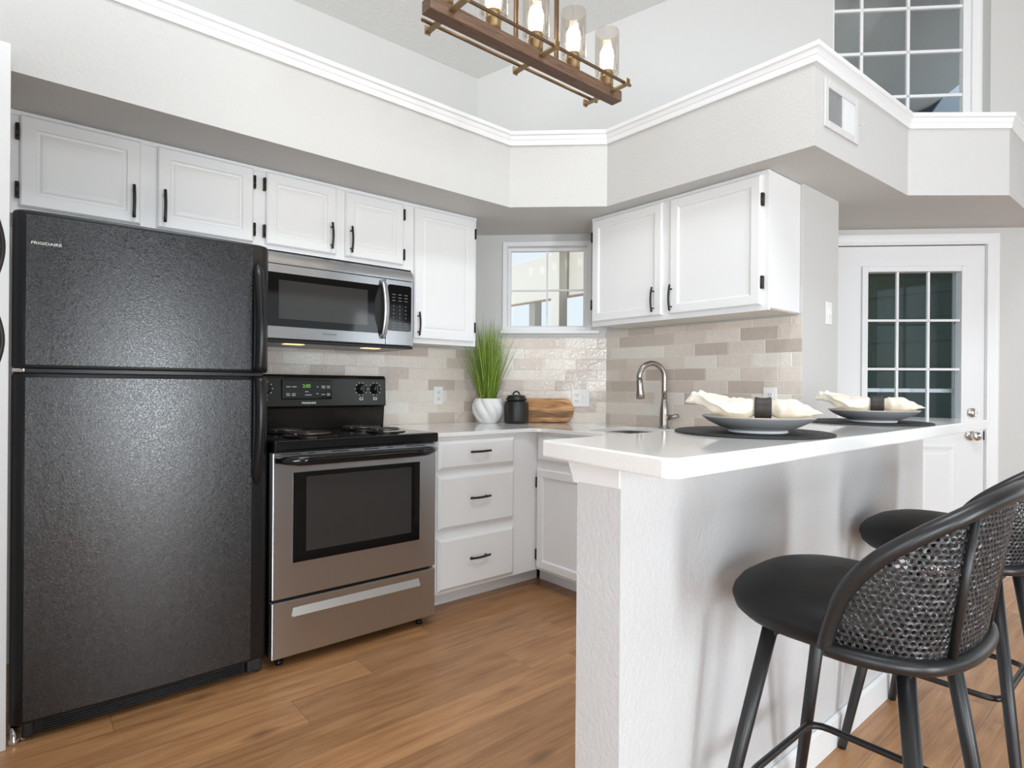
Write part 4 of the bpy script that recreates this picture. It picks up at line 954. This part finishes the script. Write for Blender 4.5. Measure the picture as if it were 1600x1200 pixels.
# ------------------------------------------------------------------ bar stools
def make_stool(loc, label):
    r = thing('bar_stool', loc, label, 'stool')
    Mt = Matrix.Translation(loc)
    # seat pad
    b = MB(Mt); rs = []
    def out(a, k, z):
        c, s = math.cos(a), math.sin(a); e = .80
        x = .232*math.copysign(abs(c)**e, c); y = (.228 if s > 0 else .195)*math.copysign(abs(s)**e, s)
        return (x*k, y*k+.012, z)
    for k, z in ((.50, .620), (.76, .626), (.90, .640), (.97, .655), (1.0, .672), (.985, .685), (.93, .702), (.83, .717), (.66, .729), (.42, .736), (.15, .738)):
        rs.append([out(2*PI*i/48, k, z+.006*(.0 if z < .66 else math.sin(2*PI*i/48))) for i in range(48)])
    b.rings(rs, sm=True); b.build('seat', M['stool_seat'], r)
    ZR = .655
    ring_half = [(-.236, -.030), (-.234, -.075), (-.218, -.130), (-.180, -.180), (-.105, -.212), (0, -.222)]
    full = ring_half+[(-x, y) for x, y in reversed(ring_half[:-1])]
    rp = catmull([(x, y, ZR) for x, y in full], 6)
    b = MB(Mt); b.tube(rp, .0148, 12); b.build('back_ring', M['stool_metal'], r)
    rail_half = [(-.236, -.030, ZR), (-.238, -.040, .700), (-.243, -.066, .770), (-.240, -.112, .835), (-.218, -.172, .888), (-.175, -.224, .926), (-.105, -.260, .953), (0, -.276, .963)]
    rail = rail_half+[(-x, y, z) for x, y, z in reversed(rail_half[:-1])]
    rl = catmull(rail, 6)
    b = MB(Mt); b.tube(rl, .0148, 12); b.build('top_rail', M['stool_metal'], r)
    # cane webbing between ring and rail: a lattice of hexagonal cells with round holes
    NU = 200
    rr2 = [rp[0]]; L = [0.0]
    for a, c in zip(rp, rp[1:]): L.append(L[-1]+(c-a).length)
    LL = [0.0]
    for a, c in zip(rl, rl[1:]): LL.append(LL[-1]+(c-a).length)
    def at(P, S, s):
        s = max(0, min(S[-1], s))
        for i in range(len(S)-1):
            if s <= S[i+1]: return P[i].lerp(P[i+1], (s-S[i])/max(1e-9, S[i+1]-S[i]))
        return P[-1]
    # rail height and lean as a function of the ring parameter (matched by plan angle)
    def ang(p): return math.atan2(p.x, -(p.y-.10))
    rail_by = [(ang(p), p) for p in rl]
    rail_by.sort(key=lambda q: q[0])
    def rail_at(a):
        for (a0, p0), (a1, p1) in zip(rail_by, rail_by[1:]):
            if a0 <= a <= a1: return p0.lerp(p1, (a-a0)/max(1e-9, a1-a0))
        return (rail_by[0] if a < 0 else rail_by[-1])[1]
    def surf(s, h):
        p = at(rp, L, s); q = rail_at(ang(p)); t = max(0, h)/max(.02, (q.z-ZR))
        o = p.lerp(q, t); bul = 0
        inward = Vector((0-o.x, -.02-o.y, 0)).normalized()*.006
        return Vector((o.x, o.y, ZR+h))+inward, q.z-ZR
    wv = random.Random(5); b = MB(Mt); pit = .0122; rh = pit*math.sqrt(3)/2; bm = b.bm; cache = {}
    def vert(s, h):
        k = (round(s, 5), round(h, 5))
        if k not in cache:
            q = surf(s, h)[0]; o_ = Vector((q.x, q.y+.02, 0)).normalized()*wv.uniform(-.0010, .0010); cache[k] = b.v(q+o_)
        return cache[k]
    rows = int(.32/rh)
    for j in range(rows):
        h = .004+rh*(j+.5); off = pit/2 if j % 2 else 0
        for i in range(int(L[-1]/pit)):
            s = .006+pit*(i+.5)+off
            top = surf(s, h)[1]
            if h > top-.004 or s > L[-1]-.004: continue
            hexv, hole = [], []
            for k in range(6):
                a = PI/6+k*PI/3
                hexv.append(vert(s+pit/math.sqrt(3)*math.cos(a), h+pit/math.sqrt(3)*math.sin(a)))
                hole.append(vert(s+pit*.34*math.cos(a), h+pit*.34*math.sin(a)))
            for k in range(6): b.f([hexv[k], hexv[(k+1) % 6], hole[(k+1) % 6], hole[k]], False)
    ob = b.build('cane_back', M['cane'], r)
    so = ob.modifiers.new('solid', 'SOLIDIFY'); so.thickness = .0028; so.offset = 0
    for a in (-.42, .42):
        p = min(rp, key=lambda q: abs(ang(q)-a)); q = rail_at(ang(p))
        b = MB(Mt); b.tube([p+Vector((0, 0, .004)), q-Vector((0, 0, .006))], .0074, 10); b.build('spindle', M['stool_metal'], r)
    # legs, under-frame, footrest
    legs = [(-1, 1), (1, 1), (-1, -1), (1, -1)]
    tops, feet = [], []
    for sx, sy in legs:
        tp = Vector((sx*.134, .120 if sy > 0 else -.132, .635)); ft = Vector((sx*.230, .228 if sy > 0 else -.212, .0)); tops.append(tp); feet.append(ft)
        b = MB(Mt); b.tube([ft, ft.lerp(tp, .02), ft.lerp(tp, .35), tp], [.0115, .0118, .0145, .0165], 14); b.build('leg', M['stool_metal'], r)
    b = MB(Mt); b.box(-.146, .146, .106, .136, .606, .626, .004); b.box(-.150, .150, -.148, -.118, .606, .626, .004); b.box(-.03, .03, -.14, .16, .608, .624, .004); b.build('under_frame', M['stool_metal'], r)
    zf = .285; cs = []
    for (tp, ft) in ((tops[0], feet[0]), (tops[1], feet[1]), (tops[3], feet[3]), (tops[2], feet[2])):
        p = ft.lerp(tp, zf/.635); cs.append(Vector((p.x-math.copysign(.020, p.x), p.y-math.copysign(.020, p.y), zf)))
    loop = []
    for i in range(4):
        a, c, d = cs[i-1], cs[i], cs[(i+1) % 4]; rd = .045
        p0 = c+(a-c).normalized()*rd; p1 = c+(d-c).normalized()*rd
        loop += [p0.lerp(c, t).lerp(c.lerp(p1, t), t) for t in (0, .25, .5, .75, 1)]
    b = MB(Mt); b.tube(loop, .0085, 10, closed=True); b.build('footrest', M['stool_metal'], r)
    return r
st = make_stool((1.405, .497, 0), 'black cane-back bar stool nearest the camera, facing the peninsula')
s2 = copy_tree(st); s2.location = (2.245, .522, 0); tag(s2, 'farther black cane-back bar stool, standing nearest the back door')
for o in (st, s2): o['group'] = 'bar stools at the peninsula'

# ------------------------------------------------------------------ chandelier
LZ, LY = 2.205, 1.432
r = thing('chandelier', (1.3, LY, LZ), 'linear wood and brass chandelier with clear glass shades hanging overhead', 'chandelier')
b = MB(); b.box(.875, 1.705, LY-.0235, LY+.0235, LZ, LZ+.038, .002); b.build('beam', M['beam'], r)
for dy in (-.085, .075):
    b = MB(); b.box(.905, 1.678, LY+dy-.004, LY+dy+.004, LZ+.0205, LZ+.0285, .001); b.build('side_rod', M['bronze_lamp'], r)
for x in (.945, 1.295, 1.645):
    b = MB(); b.box(x-.0095, x+.0095, LY-.099, LY+.105, LZ+.013, LZ+.020, .001)
    for dy in (-.099, .105): b.box(x-.0095, x+.0095, LY+dy-.003, LY+dy+.003, LZ+.008, LZ+.034, .001)
    b.build('cross_bar', M['gold'], r)
for x in (1.208, 1.388):
    b = MB(); b.box(x-.006, x+.006, LY-.006, LY+.006, LZ+.036, ceil_z(LY)-.03, .001); b.build('hanging_rod', M['bronze_lamp'], r)
b = MB(); b.box(1.16, 1.43, LY-.05, LY+.05, ceil_z(LY)-.06, ceil_z(LY)+.02, .004); b.build('canopy', M['bronze_lamp'], r)
for x in (.940, 1.117, 1.294, 1.470, 1.647):
    q = (x, LY, LZ+.038)
    b = MB(); b.lathe([(.016, 0), (.018, .006), (.0235, .009), (.0235, .034), (.0255, .035), (.0255, .040), (.0235, .042), (.0235, .060), (.015, .064)], q, n=24); sk = b.build('socket', M['gold'], r)
    b = MB(); b.lathe([(.012, .060), (.014, .072), (.020, .092), (.024, .112), (.0235, .132), (.016, .148), (0, .154)], q, n=24); b.build('bulb', M['bulb'], sk)
    b = MB(); b.lathe([(.022, .044), (.040, .046), (.0445, .052), (.0445, .205), (.043, .205), (.043, .053), (.039, .048), (.022, .046)], q, n=36, caps=False); b.build('glass_shade', M['shade_glass'], sk)

# ------------------------------------------------------------------ outside: covered porch seen through kitchen window and back door
b = MB(); b.box(3.50, 3.60, 3.555, 3.655, 0, 2.62, .004); tag(b.build('porch_post', M['outdoor_white']), 'white square porch post nearest the small kitchen window', 'post')
b = MB(); b.box(3.90, 3.99, 4.297, 4.387, 0, 2.0, .004); tag(b.build('porch_post', M['outdoor_white']), 'white porch post standing farther off beyond the small window', 'post')
b = MB(); b.box(3.61, 3.70, 2.9, 6.5, 1.925, 2.315, .006); tag(b.build('porch_beam', M['outdoor_white']), 'white porch beam seen through the small kitchen window', 'beam')
# lap-sided side wall of the porch, seen through the back door
b = MB(); 
for k in range(17):
    z = -.02+.195*k
    b.rings([[(5.66, y, z), (5.635, y, z), (5.652, y, z+.205), (5.66, y, z+.205)] for y in (.15, 2.7)], sm=False)
b.box(5.662, 5.75, .15, 2.7, 0, 3.3); struct(b, 'wall_porch', M['siding'])
b = MB(); b.rings([[(4.6, .9, 2.62), (8.5, .9, 2.62), (8.5, 2.6, 2.62), (3.0, 2.6, 2.62)], [(4.6, .9, 2.70), (8.5, .9, 2.70), (8.5, 2.6, 2.70), (3.0, 2.6, 2.70)]], sm=False)
struct(b, 'ceiling_porch', M['outdoor_white'])
# grey gable of the roof across the yard, with its pale barge board, seen through the high window
GM = DW @ Matrix(((1, 0, 0, 0), (0, 0, 1, 0), (0, 1, 0, 0), (0, 0, 0, 1)))
b = MB(GM); b.prism([(1.0, 3.0), (3.58, 3.0), (6.12, 6.84), (1.0, 6.84)], 2.2, 2.4); struct(b, 'wall_gable', M['outdoor_grey'])
b = MB(GM); b.prism([(3.58, 3.0), (4.10, 3.0), (6.64, 6.84), (6.12, 6.84)], 2.15, 2.4); struct(b, 'trim_4', M['fascia'])
